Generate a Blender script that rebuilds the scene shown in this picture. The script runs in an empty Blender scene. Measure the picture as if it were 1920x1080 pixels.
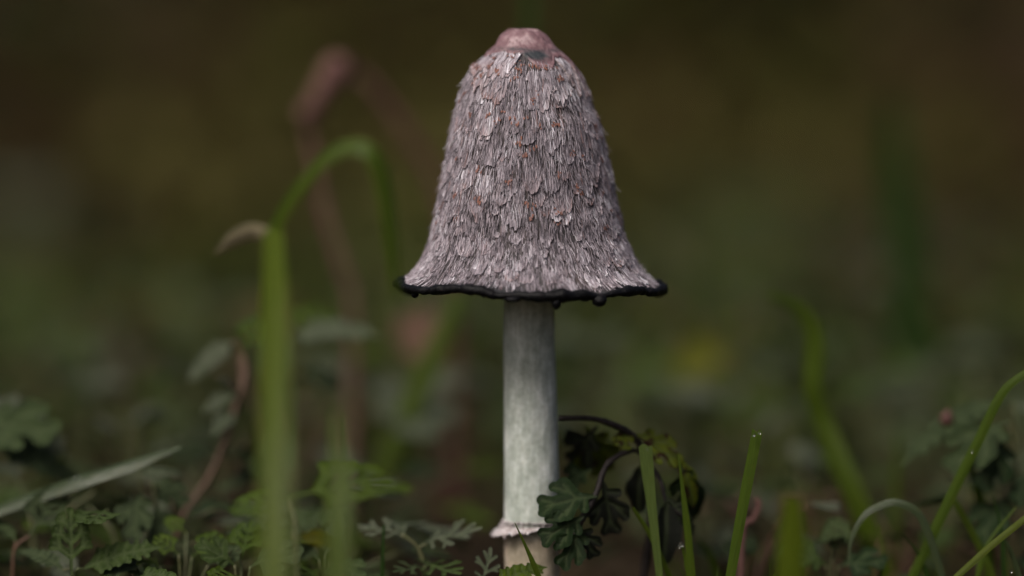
import bpy, math, random
import numpy as np
from mathutils import Vector, Matrix

random.seed(7)
rng = np.random.default_rng(7)
scene = bpy.context.scene
col = scene.collection

# ------------------------------------------------------------------ camera
LENS, SENSOR = 100.0, 36.0
D0, CAM_H, PITCH = 0.633, 0.115, math.radians(3.0)
CAM_X = -0.0039
FPX = 1920 * LENS / SENSOR
cam_d = bpy.data.cameras.new('camera')
cam = bpy.data.objects.new('camera', cam_d)
col.objects.link(cam)
cam.location = (CAM_X, -D0, CAM_H)
cam.rotation_euler = (math.pi / 2 - PITCH, 0, 0)
cam_d.lens = LENS
cam_d.sensor_width = SENSOR
cam_d.clip_start = 0.01
cam_d.clip_end = 300
cam_d.dof.use_dof = True
cam_d.dof.focus_distance = D0 - 0.0165
cam_d.dof.aperture_fstop = 3.0
scene.camera = cam

# ------------------------------------------------------------------ world, sun, exposure
SUN_EL, SUN_AZ = math.radians(52), math.radians(215)   # azimuth measured from +Y clockwise: behind the camera, to its left
world = bpy.data.worlds.new('World')
scene.world = world
world.use_nodes = True
wn = world.node_tree
bg = wn.nodes['Background']
sky = wn.nodes.new('ShaderNodeTexSky')
sky.sky_type = 'NISHITA'
sky.sun_disc = False
sky.sun_elevation = SUN_EL
sky.sun_rotation = SUN_AZ
sky.air_density = 0.7
sky.dust_density = 8.0
sky.ozone_density = 0.5
wn.links.new(sky.outputs[0], bg.inputs[0])
bg.inputs[1].default_value = 0.05
sun_d = bpy.data.lights.new('sun', 'SUN')
sun_d.energy = 1.4
sun_d.angle = math.radians(28)
sun_d.color = (1.0, 0.96, 0.90)
sun = bpy.data.objects.new('sun', sun_d)
col.objects.link(sun)
sdir = Vector((math.sin(SUN_AZ) * math.cos(SUN_EL), math.cos(SUN_AZ) * math.cos(SUN_EL), math.sin(SUN_EL)))
sun.rotation_euler = sdir.to_track_quat('Z', 'Y').to_euler()
sun.location = (-1, -1, 3)
vs = scene.view_settings
vs.view_transform = 'Standard'
vs.look = 'None'
vs.gamma = 1.0
vs.use_curve_mapping = False
vs.exposure = 0.8
scene.cycles.use_denoising = True
scene.cycles.max_bounces = 6

# ------------------------------------------------------------------ helpers
SP, CP = math.sin(PITCH), math.cos(PITCH)
def P(px, py, dy=0.0):
    """world point seen at photograph pixel (px, py), standing dy metres behind the mushroom's axis"""
    u = (px - 960) / FPX
    v = (540 - py) / FPX
    d = Vector((u, CP + v * SP, -SP + v * CP))
    t = (dy + D0) / d.y
    return Vector((CAM_X, -D0, CAM_H)) + d * t
def pxm(dy=0.0):
    return (D0 + dy) / FPX

def mesh(name, verts, faces, uv=None, attrs=None, smooth=True):
    me = bpy.data.meshes.new(name)
    if isinstance(verts, np.ndarray): verts = verts.tolist()
    if isinstance(faces, np.ndarray): faces = faces.tolist()
    me.from_pydata(verts, [], faces)
    if uv is not None:
        lay = me.uv_layers.new(name='UVMap')
        vi = np.zeros(len(me.loops), dtype=np.int32)
        me.loops.foreach_get('vertex_index', vi)
        lay.data.foreach_set('uv', np.asarray(uv, dtype=np.float32)[vi].ravel())
    for k, a in (attrs or {}).items():
        at = me.attributes.new(k, 'FLOAT', 'POINT')
        at.data.foreach_set('value', np.asarray(a, dtype=np.float32))
    if smooth:
        me.polygons.foreach_set('use_smooth', [True] * len(me.polygons))
    me.update()
    return me

def obj(name, me, mat, parent=None):
    o = bpy.data.objects.new(name, me)
    if me is not None and mat is not None and not me.materials:
        me.materials.append(mat)
    col.objects.link(o)
    if parent is not None: o.parent = parent
    return o

def tag(o, label=None, cat=None, group=None, kind=None):
    if label: o['label'] = label
    if cat: o['category'] = cat
    if group: o['group'] = group
    if kind: o['kind'] = kind
    return o

def empty(name, loc, label, cat, group=None):
    o = bpy.data.objects.new(name, None)
    o.empty_display_size = 0.005
    col.objects.link(o)
    o.location = loc
    tag(o, label, cat, group)
    return o

def spline(pts, n):
    """Catmull-Rom through pts (list of tuples, any dimension), n samples"""
    p = np.array([tuple(q) for q in pts], dtype=float)
    if len(p) == 2:
        t = np.linspace(0, 1, n)[:, None]
        return p[0] * (1 - t) + p[1] * t
    a = np.vstack([2 * p[0] - p[1], p, 2 * p[-1] - p[-2]])
    out = []
    m = len(p) - 1
    for s in np.linspace(0, m, n):
        i = min(int(s), m - 1); t = s - i
        p0, p1, p2, p3 = a[i], a[i + 1], a[i + 2], a[i + 3]
        out.append(0.5 * (2 * p1 + (p2 - p0) * t + (2 * p0 - 5 * p1 + 4 * p2 - p3) * t * t + (3 * p1 - p0 - 3 * p2 + p3) * t ** 3))
    return np.array(out)

def tube_mesh(name, pts, radii, sides=8, n=None, bumps=0.0, cap=True):
    n = n or max(6, 4 * len(pts))
    c = spline(pts, n)
    r = np.interp(np.linspace(0, 1, n), np.linspace(0, 1, len(radii)), radii)
    if bumps: r = r * (1 + bumps * rng.standard_normal(n))
    vs_, fs = [], []
    ref = Vector((0.3, 0.9, 0.31)).normalized()
    for i in range(n):
        t = Vector(c[min(i + 1, n - 1)] - c[max(i - 1, 0)]).normalized()
        a = t.cross(ref)
        a = a.normalized() if a.length > 1e-4 else Vector((1, 0, 0))
        b = t.cross(a)
        for k in range(sides):
            ang = 2 * math.pi * k / sides
            vs_.append(tuple(Vector(c[i]) + (a * math.cos(ang) + b * math.sin(ang)) * float(r[i])))
    for i in range(n - 1):
        for k in range(sides):
            fs.append((i * sides + k, i * sides + (k + 1) % sides, (i + 1) * sides + (k + 1) % sides, (i + 1) * sides + k))
    if cap:
        fs.append(tuple(range(sides))[::-1])
        fs.append(tuple((n - 1) * sides + k for k in range(sides)))
    return mesh(name, vs_, fs)

def vnoise(x, y, seed=0):
    """smooth value noise on numpy arrays"""
    xi, yi = np.floor(x).astype(np.int64), np.floor(y).astype(np.int64)
    fx, fy = x - xi, y - yi
    fx = fx * fx * (3 - 2 * fx); fy = fy * fy * (3 - 2 * fy)
    def h(a, b):
        n = (a * 374761393 + b * 668265263 + seed * 1442695041) & 0x7fffffff
        n = ((n ^ (n >> 13)) * 1274126177) & 0x7fffffff
        n = n ^ (n >> 16)
        return (n & 0xffff) / 65535.0
    return (h(xi, yi) * (1 - fx) + h(xi + 1, yi) * fx) * (1 - fy) + (h(xi, yi + 1) * (1 - fx) + h(xi + 1, yi + 1) * fx) * fy

# ------------------------------------------------------------------ materials
class NT:
    def __init__(s, name):
        s.m = bpy.data.materials.new(name); s.m.use_nodes = True
        s.t = s.m.node_tree; s.b = s.t.nodes['Principled BSDF']; s.out = s.t.nodes['Material Output']
    def n(s, ty, **kw):
        x = s.t.nodes.new(ty)
        for k, v in kw.items():
            if k in x.inputs: x.inputs[k].default_value = v
            else: setattr(x, k, v)
        return x
    def l(s, a, b): s.t.links.new(a, b)
    def ramp(s, fac, stops, interp='LINEAR'):
        r = s.n('ShaderNodeValToRGB'); r.color_ramp.interpolation = interp
        e = r.color_ramp.elements
        while len(e) < len(stops): e.new(0.5)
        for q, (p, c) in zip(e, stops):
            q.position = p; q.color = (*c, 1) if len(c) == 3 else c
        s.l(fac, r.inputs[0]); return r.outputs[0]
    def noise(s, vec, scale, detail=4, rough=0.55):
        x = s.n('ShaderNodeTexNoise', Scale=scale, Detail=detail, Roughness=rough)
        s.l(vec, x.inputs['Vector']); return x.outputs[0]
    def mapped(s, vec, sc):
        x = s.n('ShaderNodeMapping'); x.inputs['Scale'].default_value = sc
        s.l(vec, x.inputs[0]); return x.outputs[0]
    def mix(s, fac, a, b, mode='MIX'):
        x = s.n('ShaderNodeMix', data_type='RGBA', blend_type=mode)
        for i, v in ((0, fac), (6, a), (7, b)):
            if isinstance(v, (int, float)): x.inputs[i].default_value = v
            elif isinstance(v, tuple): x.inputs[i].default_value = (*v, 1)
            else: s.l(v, x.inputs[i])
        return x.outputs[2]
    def bump(s, h, strength, dist):
        x = s.n('ShaderNodeBump', Strength=strength, Distance=dist)
        s.l(h, x.inputs['Height']); s.l(x.outputs[0], s.b.inputs['Normal']); return x
    def translucent(s, colr, fac):
        tr = s.n('ShaderNodeBsdfTranslucent'); mx = s.n('ShaderNodeMixShader')
        mx.inputs[0].default_value = fac
        if isinstance(colr, tuple): tr.inputs[0].default_value = (*colr, 1)
        else: s.l(colr, tr.inputs[0])
        s.l(s.b.outputs[0], mx.inputs[1]); s.l(tr.outputs[0], mx.inputs[2]); s.l(mx.outputs[0], s.out.inputs[0])

def leaf_mat(name, stops, per='object', trans=0.25, rough=0.42, spot=None, spec=0.14):
    """leaf: colour varies from leaf to leaf, mottling, paler veins"""
    k = NT(name)
    if per == 'object': rnd = k.n('ShaderNodeObjectInfo').outputs['Random']
    else: rnd = k.n('ShaderNodeAttribute', attribute_name='rnd').outputs['Fac']
    base = k.ramp(rnd, stops)
    tc = k.n('ShaderNodeTexCoord').outputs['Object' if per == 'object' else 'UV']
    nz = k.noise(tc, 6.0, 5)
    c = k.mix(1.0, base, k.ramp(nz, [(0.3, (0.62, 0.66, 0.6)), (0.7, (1.3, 1.25, 1.3))]), 'MULTIPLY')
    if per == 'object':
        vein = k.n('ShaderNodeAttribute', attribute_name='vein').outputs['Fac']
        mv = k.n('ShaderNodeMath', operation='MULTIPLY'); mv.inputs[1].default_value = 0.45
        k.l(vein, mv.inputs[0])
        c = k.mix(mv.outputs[0], c, (0.085, 0.11, 0.05))
    if spot:
        sp = k.noise(tc, 4.5, 3)
        c = k.mix(k.ramp(sp, [(0.52, (0, 0, 0)), (0.6, (1, 1, 1))]), c, spot)
    k.l(c, k.b.inputs['Base Color'])
    k.b.inputs['Roughness'].default_value = rough
    k.b.inputs['Specular IOR Level'].default_value = spec
    fine = k.noise(tc, 38.0, 3)
    k.bump(fine, 0.35, 0.02 if per == 'object' else 0.0004)
    k.translucent(c, trans)
    return k.m

def grass_mat(name, stops, trans=0.3, rough=0.45, spec=0.2):
    k = NT(name)
    uv = k.n('ShaderNodeTexCoord').outputs['UV']
    rnd = k.n('ShaderNodeObjectInfo').outputs['Random']
    at = k.n('ShaderNodeAttribute', attribute_name='rnd').outputs['Fac']
    ad = k.n('ShaderNodeMath', operation='ADD'); k.l(rnd, ad.inputs[0]); k.l(at, ad.inputs[1])
    fr = k.n('ShaderNodeMath', operation='FRACT'); k.l(ad.outputs[0], fr.inputs[0])
    base = k.ramp(fr.outputs[0], stops)
    st = k.noise(k.mapped(uv, (26, 2.5, 1)), 1.0, 3)
    mot = k.noise(k.mapped(uv, (2, 7, 1)), 1.0, 4)
    c = k.mix(1.0, base, k.ramp(st, [(0.3, (0.7, 0.72, 0.65)), (0.7, (1.25, 1.22, 1.3))]), 'MULTIPLY')
    c = k.mix(k.ramp(mot, [(0.55, (0, 0, 0)), (0.8, (0.4, 0.4, 0.4))]), c, (0.085, 0.08, 0.012))
    k.l(c, k.b.inputs['Base Color'])
    k.b.inputs['Roughness'].default_value = rough
    k.b.inputs['Specular IOR Level'].default_value = spec
    k.bump(st, 0.4, 0.0003)
    k.translucent(c, trans)
    return k.m

def plain_mat(name, stops, scale, rough=0.6, bump=0.4, bdist=0.0004, stretch=(1, 1, 1), spec=0.5):
    k = NT(name)
    tc = k.n('ShaderNodeTexCoord').outputs['Object']
    nz = k.noise(k.mapped(tc, stretch), scale, 5, 0.6)
    k.l(k.ramp(nz, stops), k.b.inputs['Base Color'])
    k.b.inputs['Roughness'].default_value = rough
    k.b.inputs['Specular IOR Level'].default_value = spec
    k.bump(nz, bump, bdist)
    return k.m

M = {}
# ground: dark damp soil with crumbs
def soil_mat():
    k = NT('soil')
    tc = k.n('ShaderNodeTexCoord').outputs['Object']
    a = k.noise(tc, 1.6, 4); b = k.noise(tc, 60, 6, 0.65)
    c = k.mix(k.ramp(a, [(0.35, (0, 0, 0)), (0.65, (1, 1, 1))]), (0.020, 0.011, 0.004), (0.024, 0.019, 0.004))
    c = k.mix(1.0, c, k.ramp(b, [(0.3, (0.5, 0.5, 0.5)), (0.75, (1.7, 1.6, 1.5))]), 'MULTIPLY')
    k.l(c, k.b.inputs['Base Color']); k.b.inputs['Roughness'].default_value = 0.95
    k.b.inputs['Specular IOR Level'].default_value = 0.2
    k.bump(b, 0.8, 0.006)
    return k.m
M['soil'] = soil_mat()
M['herb'] = leaf_mat('herb_leaf', [(0, (0.024, 0.038, 0.013)), (0.5, (0.034, 0.050, 0.021)), (1, (0.030, 0.052, 0.008))], trans=0.18, rough=0.5)
M['herb_bright'] = leaf_mat('bright_leaf', [(0, (0.040, 0.074, 0.003)), (1, (0.056, 0.090, 0.005))], trans=0.3)
M['herb_dark'] = leaf_mat('dark_leaf', [(0, (0.008, 0.019, 0.005)), (1, (0.012, 0.025, 0.007))], trans=0.1, rough=0.45)
M['herb_black'] = leaf_mat('blackened_leaf', [(0, (0.006, 0.008, 0.005)), (1, (0.012, 0.013, 0.008))], trans=0.03, rough=0.5)
M['herb_spotted'] = leaf_mat('spotted_leaf', [(0, (0.075, 0.10, 0.006)), (1, (0.09, 0.11, 0.008))], trans=0.3, spot=(0.03, 0.008, 0.006))
M['grey_leaf'] = leaf_mat('grey_leaf', [(0, (0.054, 0.066, 0.040)), (1, (0.076, 0.086, 0.060))], trans=0.15, rough=0.5)
M['yellow_leaf'] = leaf_mat('yellow_leaf', [(0, (0.10, 0.105, 0.006)), (1, (0.115, 0.105, 0.006))], trans=0.3)
M['pink_leaf'] = leaf_mat('pink_leaf', [(0, (0.12, 0.058, 0.044)), (1, (0.15, 0.08, 0.06))], trans=0.2)
M['cover'] = leaf_mat('cover_leaf', [(0, (0.012, 0.019, 0.002)), (0.35, (0.028, 0.040, 0.006)), (0.6, (0.070, 0.084, 0.034)), (0.8, (0.052, 0.070, 0.004)), (0.9, (0.09, 0.072, 0.006)), (1, (0.085, 0.032, 0.016))], per='attr', trans=0.2, rough=0.5)
M['litter'] = leaf_mat('litter_leaf', [(0, (0.036, 0.014, 0.007)), (0.5, (0.046, 0.026, 0.008)), (1, (0.056, 0.04, 0.012))], per='attr', trans=0.1, rough=0.7)
M['litter_shaded'] = leaf_mat('shaded_litter_leaf', [(0, (0.016, 0.008, 0.005)), (0.6, (0.024, 0.014, 0.007)), (1, (0.034, 0.022, 0.010))], per='attr', trans=0.05, rough=0.7)  # darker litter copy for near ground, shade under the herbs put into colour
M['grass_pale'] = grass_mat('grass_pale', [(0, (0.075, 0.11, 0.026)), (1, (0.085, 0.12, 0.03))])
M['straw'] = leaf_mat('straw_leaf', [(0, (0.062, 0.052, 0.014)), (0.5, (0.10, 0.086, 0.024)), (1, (0.074, 0.084, 0.016))], per='attr', trans=0.2, rough=0.6)
M['hedge'] = leaf_mat('hedge_leaf', [(0, (0.014, 0.022, 0.005)), (0.6, (0.032, 0.040, 0.007)), (1, (0.05, 0.044, 0.008))], per='attr', trans=0.15, rough=0.5)
M['grass'] = grass_mat('grass', [(0, (0.040, 0.070, 0.004)), (0.5, (0.054, 0.084, 0.006)), (1, (0.05, 0.074, 0.010))])
M['grass_yellow'] = grass_mat('grass_yellow', [(0, (0.056, 0.084, 0.002)), (1, (0.064, 0.086, 0.003))])
M['grass_dark'] = grass_mat('grass_dark', [(0, (0.014, 0.036, 0.006)), (1, (0.020, 0.046, 0.007))])
M['grass_grey'] = grass_mat('grass_grey', [(0, (0.034, 0.050, 0.020)), (1, (0.044, 0.058, 0.026))], trans=0.15, rough=0.28, spec=0.35)
M['grass_dry'] = grass_mat('grass_dry', [(0, (0.19, 0.165, 0.095)), (1, (0.21, 0.18, 0.11))], trans=0.2, rough=0.6)
M['stalk'] = plain_mat('green_stalk', [(0.3, (0.05, 0.07, 0.02)), (0.7, (0.09, 0.08, 0.035))], 220)
M['stalk_brown'] = plain_mat('brown_stalk', [(0.3, (0.07, 0.03, 0.018)), (0.7, (0.11, 0.06, 0.035))], 220)
M['stalk_black'] = plain_mat('black_stalk', [(0.3, (0.006, 0.005, 0.005)), (0.7, (0.03, 0.024, 0.022))], 500, rough=0.5, bump=0.8, spec=0.15)
M['stalk_pink'] = plain_mat('pink_stalk', [(0.3, (0.085, 0.034, 0.028)), (0.7, (0.14, 0.066, 0.056))], 160, rough=0.8)
M['stalk_red'] = plain_mat('red_stalk', [(0.3, (0.05, 0.016, 0.011)), (0.7, (0.08, 0.028, 0.02))], 160, rough=0.7)
M['bark'] = plain_mat('bark', [(0.3, (0.02, 0.014, 0.009)), (0.7, (0.05, 0.037, 0.026))], 30, rough=0.9, bump=0.8, bdist=0.006, stretch=(1, 1, 0.2))
k = NT('dew'); k.b.inputs['Base Color'].default_value = (1, 1, 1, 1); k.b.inputs['Roughness'].default_value = 0.02
k.b.inputs['Transmission Weight'].default_value = 1.0; k.b.inputs['IOR'].default_value = 1.33; M['dew'] = k.m

# mushroom
def cap_fibre_mat():
    k = NT('cap_fibre')
    rnd = k.n('ShaderNodeAttribute', attribute_name='rnd').outputs['Fac']
    uv = k.n('ShaderNodeTexCoord').outputs['UV']
    base = k.ramp(rnd, [(0, (0.10, 0.090, 0.102)), (0.3, (0.235, 0.21, 0.235)), (0.55, (0.365, 0.32, 0.352)), (0.78, (0.54, 0.515, 0.56)), (1, (0.79, 0.80, 0.85))])
    st = k.noise(k.mapped(uv, (5200, 420, 1)), 1.0, 3)
    c = k.mix(1.0, base, k.ramp(st, [(0.36, (0.20, 0.18, 0.19)), (0.48, (0.80, 0.78, 0.80)), (0.66, (1.45, 1.42, 1.45))]), 'MULTIPLY')
    br = k.n('ShaderNodeAttribute', attribute_name='brown').outputs['Fac']
    c = k.mix(br, c, (0.24, 0.095, 0.06))
    k.l(c, k.b.inputs['Base Color']); k.b.inputs['Roughness'].default_value = 0.75
    k.b.inputs['Specular IOR Level'].default_value = 0.3
    k.bump(st, 0.6, 0.0002)
    k.translucent(c, 0.12)
    return k.m
M['fibre'] = cap_fibre_mat()
def cap_skin_mat():
    k = NT('cap_skin')
    uv = k.n('ShaderNodeTexCoord').outputs['UV']
    st = k.noise(k.mapped(uv, (4200, 260, 1)), 1.0, 4)
    big = k.noise(k.mapped(uv, (120, 90, 1)), 1.0, 3)
    c = k.ramp(st, [(0.3, (0.014, 0.012, 0.013)), (0.52, (0.045, 0.038, 0.041)), (0.75, (0.16, 0.135, 0.145))])
    c = k.mix(k.ramp(big, [(0.45, (0, 0, 0)), (0.75, (0.5, 0.5, 0.5))]), c, (0.08, 0.05, 0.042))
    ink = k.n('ShaderNodeAttribute', attribute_name='ink').outputs['Fac']
    c = k.mix(ink, c, (0.012, 0.013, 0.016))
    k.l(c, k.b.inputs['Base Color']); k.b.inputs['Roughness'].default_value = 0.7
    k.bump(st, 0.7, 0.0003)
    return k.m
M['skin'] = cap_skin_mat()
def crown_mat():
    k = NT('cap_crown')
    tc = k.n('ShaderNodeTexCoord').outputs['Object']
    nz = k.noise(tc, 420, 6, 0.62)
    c = k.ramp(nz, [(0.25, (0.08, 0.036, 0.042)), (0.5, (0.19, 0.105, 0.118)), (0.72, (0.42, 0.31, 0.325))])
    pit = k.noise(tc, 1500, 3)
    c = k.mix(k.ramp(pit, [(0.62, (0, 0, 0)), (0.7, (1, 1, 1))]), c, (0.07, 0.03, 0.028))
    ink = k.n('ShaderNodeAttribute', attribute_name='ink').outputs['Fac']
    c = k.mix(ink, c, (0.022, 0.027, 0.032))
    k.l(c, k.b.inputs['Base Color']); k.b.inputs['Roughness'].default_value = 0.62
    k.bump(nz, 0.6, 0.0006)
    return k.m
M['crown'] = crown_mat()
M['ink'] = plain_mat('ink', [(0.35, (0.0025, 0.0025, 0.003)), (0.6, (0.004, 0.004, 0.005)), (0.75, (0.014, 0.008, 0.008))], 900, rough=0.45, bump=0.9, bdist=0.0004, spec=0.15)
def stem_mat():
    k = NT('mushroom_stem')
    tc = k.n('ShaderNodeTexCoord').outputs['Object']
    st = k.noise(k.mapped(tc, (1, 1, 0.10)), 1500, 4)
    mot = k.noise(k.mapped(tc, (1, 1, 0.5)), 260, 5, 0.6)
    mot2 = k.noise(tc, 900, 4, 0.6)
    c = k.ramp(mot, [(0.32, (0.36, 0.40, 0.355)), (0.5, (0.52, 0.565, 0.52)), (0.68, (0.74, 0.77, 0.74))])
    c = k.mix(1.0, c, k.ramp(mot2, [(0.3, (0.8, 0.81, 0.78)), (0.7, (1.12, 1.12, 1.13))]), 'MULTIPLY')
    c = k.mix(1.0, c, k.ramp(st, [(0.3, (0.88, 0.88, 0.87)), (0.7, (1.08, 1.08, 1.08))]), 'MULTIPLY')
    low = k.n('ShaderNodeAttribute', attribute_name='low').outputs['Fac']
    c = k.mix(low, c, k.mix(1.0, c, (0.84, 0.66, 0.55), 'MULTIPLY'))
    k.l(c, k.b.inputs['Base Color']); k.b.inputs['Roughness'].default_value = 0.6
    k.b.inputs['Specular IOR Level'].default_value = 0.35
    k.b.inputs['Subsurface Weight'].default_value = 0.15
    k.b.inputs['Subsurface Radius'].default_value = (0.002, 0.0015, 0.001)
    k.b.inputs['Subsurface Scale'].default_value = 1.0
    add = k.n('ShaderNodeMath', operation='ADD'); k.l(mot2, add.inputs[0]); k.l(st, add.inputs[1])
    k.bump(add.outputs[0], 0.5, 0.0003)
    return k.m
M['stem'] = stem_mat()
M['ring'] = plain_mat('ring', [(0.3, (0.16, 0.10, 0.09)), (0.48, (0.42, 0.37, 0.37)), (0.72, (0.76, 0.74, 0.76))], 800, rough=0.7, bump=0.9, bdist=0.0004)

# ------------------------------------------------------------------ ground: one sheet, a woodland bank rising behind
def ground_z(x, y):
    r = np.hypot(x, y + 0.2)
    z = 0.006 * (vnoise(x * 9 + 40, y * 9 + 40, 3) - 0.5) + 0.03 * (vnoise(x * 1.3 + 9, y * 1.3 + 9, 4) - 0.5) * np.clip((r - 0.3) / 1.0, 0, 1)
    t = np.clip((r - 1.7) / 5.0, 0, 1)
    fwd = np.clip((y + 0.5) / 1.2, 0, 1)
    return z + (1.5 * t * t * (3 - 2 * t) + 0.12 * np.clip(r - 1.7, 0, 3) * (vnoise(x * 0.9, y * 0.9, 8) - 0.3)) * fwd
def gz(x, y): return float(ground_z(np.array([x]), np.array([y]))[0])
g = np.linspace(-1, 1, 181)
gx = np.sign(g) * (np.abs(g) * 1.2 + np.abs(g) ** 7 * 118)
X, Y = np.meshgrid(gx, gx)
Z = ground_z(X, Y)
gv = np.stack([X, Y, Z], -1).reshape(-1, 3)
idx = np.arange(181 * 181).reshape(181, 181)
gf = np.stack([idx[:-1, :-1], idx[:-1, 1:], idx[1:, 1:], idx[1:, :-1]], -1).reshape(-1, 4)
ground = tag(obj('ground', mesh('ground', gv, gf), M['soil']), kind='structure')

# ------------------------------------------------------------------ the mushroom
mush = empty('ink_cap_mushroom', (0, 0, 0), 'shaggy grey bell-capped mushroom with black inky rim on a pale stem', 'mushroom')
S = pxm(0)
prof = [  # y, left x, right x in the photograph (outline of the cap)
    (57, 962, 1000), (59, 951, 1010), (69, 941, 1026), (85, 929, 1038), (93, 921, 1046), (109, 904, 1066), (124, 885, 1079),
    (140, 877, 1089), (156, 870, 1096), (187, 859, 1108), (206, 854, 1113), (232, 847, 1125), (258, 841, 1131),
    (284, 837, 1136), (310, 832, 1141), (336, 827, 1147), (362, 821, 1151), (388, 816, 1157), (414, 811, 1165),
    (435, 807, 1168), (450, 803, 1173), (464, 799, 1181), (479, 793, 1187), (494, 785, 1194), (506, 777, 1203), (517, 768, 1213),
    (527, 755, 1228), (535, 743, 1243)]
py = np.array([p[0] for p in prof], float)
pl = np.array([p[1] for p in prof], float) + 2.5
pr = np.array([p[2] for p in prof], float) - 2.5
axis_x = 993.0
pz = np.array([P(axis_x, y, 0).z for y in py])
prad = (pr - pl) / 2 * S
pcx = np.array([P((a + b) / 2, 300, 0).x for a, b in zip(pl, pr)])
prad = np.concatenate([[0.0001], prad]); pz = np.concatenate([[pz[0] + 0.00004], pz]); pcx = np.concatenate([[pcx[0]], pcx])
arc = np.concatenate([[0], np.cumsum(np.hypot(np.diff(prad), np.diff(pz)))])
ARC = arc[-1]
parc = arc / ARC
# wavy rim: front edge height read from the photograph, x -> y of the band's middle
rimx = np.array([742, 770, 800, 850, 900, 950, 1000, 1043, 1090, 1120, 1150, 1200, 1230, 1246.])
rimy = np.array([531, 540, 545, 547, 550, 554, 553, 556, 552, 555, 549, 546, 547, 540.])
def rim_dz(phi):
    """height of the rim above the profile's end, by angle (0 = towards the photographer)"""
    s = np.sin(phi); c = np.cos(phi)
    y = np.interp(axis_x + 250 * s, rimx, rimy) - 13.5 * np.maximum(c, 0)
    y = np.where(c > 0, y, 536 + 6 * np.sin(3.0 * phi + 1) + 4 * np.sin(7 * phi))
    k = np.clip(np.abs(c) / 0.25, 0, 1)
    y = np.where(c > 0, y, (1 - k) * np.interp(axis_x + 250 * s, rimx, rimy) + k * y)
    return (535 - y) * S + 0.0009 * (vnoise(phi * 4.3 + 60, phi * 0 + 2, 14) - 0.5) + 0.0006 * (vnoise(phi * 13 + 60, phi * 0 + 2, 15) - 0.5)
def capP(phi, v):
    phi = np.asarray(phi, float); v = np.asarray(v, float)
    z = np.interp(v, parc, pz); r = np.interp(v, parc, prad); cx = np.interp(v, parc, pcx)
    w = np.clip((v - 0.80) / 0.20, 0, 1) ** 2
    z = z + w * rim_dz(phi)
    r = r + w * (0.0004 * np.sin(5 * phi + 0.6) + 0.0003 * np.sin(11 * phi))
    r = r * (1 + 0.012 * np.sin(3 * phi + v * 5) * np.clip(v * 6, 0, 1))
    return np.stack([cx + r * np.sin(phi), -r * np.cos(phi), z], -1)
def capN(phi, v):
    e = 1e-3
    a = capP(phi + e, v) - capP(phi - e, v)
    b = capP(phi, np.minimum(v + 0.004, 1)) - capP(phi, np.maximum(v - 0.004, 0))
    n = np.cross(b, a)
    n /= np.linalg.norm(n, axis=-1, keepdims=True) + 1e-12
    out = capP(phi, v) * np.array([1, 1, 0])
    sgn = np.sign((n * np.stack([np.sin(phi), -np.cos(phi), 0.3 + 0 * phi], -1)).sum(-1))
    return n * sgn[..., None]
def capR(v): return np.interp(v, parc, prad)

# skin
NP, NV = 420, 150
ph = np.linspace(-math.pi, math.pi, NP, endpoint=False)
vv = np.linspace(0.0, 1.0, NV)
PH, VV = np.meshgrid(ph, vv)
pos = capP(PH, VV); nor = capN(PH, VV)
cell = PH * capR(VV) / 0.00035
relief = (vnoise(PH * 130 + 500 + 2 * np.sin(VV * 30), VV * 26, 11) - 0.5) * 0.00042 * np.clip((VV - 0.1) * 8, 0, 1)
pos = pos + nor * relief[..., None]
ink_edge = 0.955 + 0.03 * (vnoise(PH * 9 + 90, VV * 0 + 3, 5) - 0.5)
ink = np.clip((VV - ink_edge) / 0.02, 0, 1)
ii = np.arange(NP * NV).reshape(NV, NP)
ir = np.roll(ii, -1, axis=1)
cf = np.stack([ii[:-1], ii[1:], ir[1:], ir[:-1]], -1).reshape(-1, 4)
uvs = np.stack([PH * 0.02, VV * ARC], -1).reshape(-1, 2)
obj('cap', mesh('cap', pos.reshape(-1, 3), cf, uvs, {'ink': ink.ravel()}), M['skin'], mush)

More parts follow.
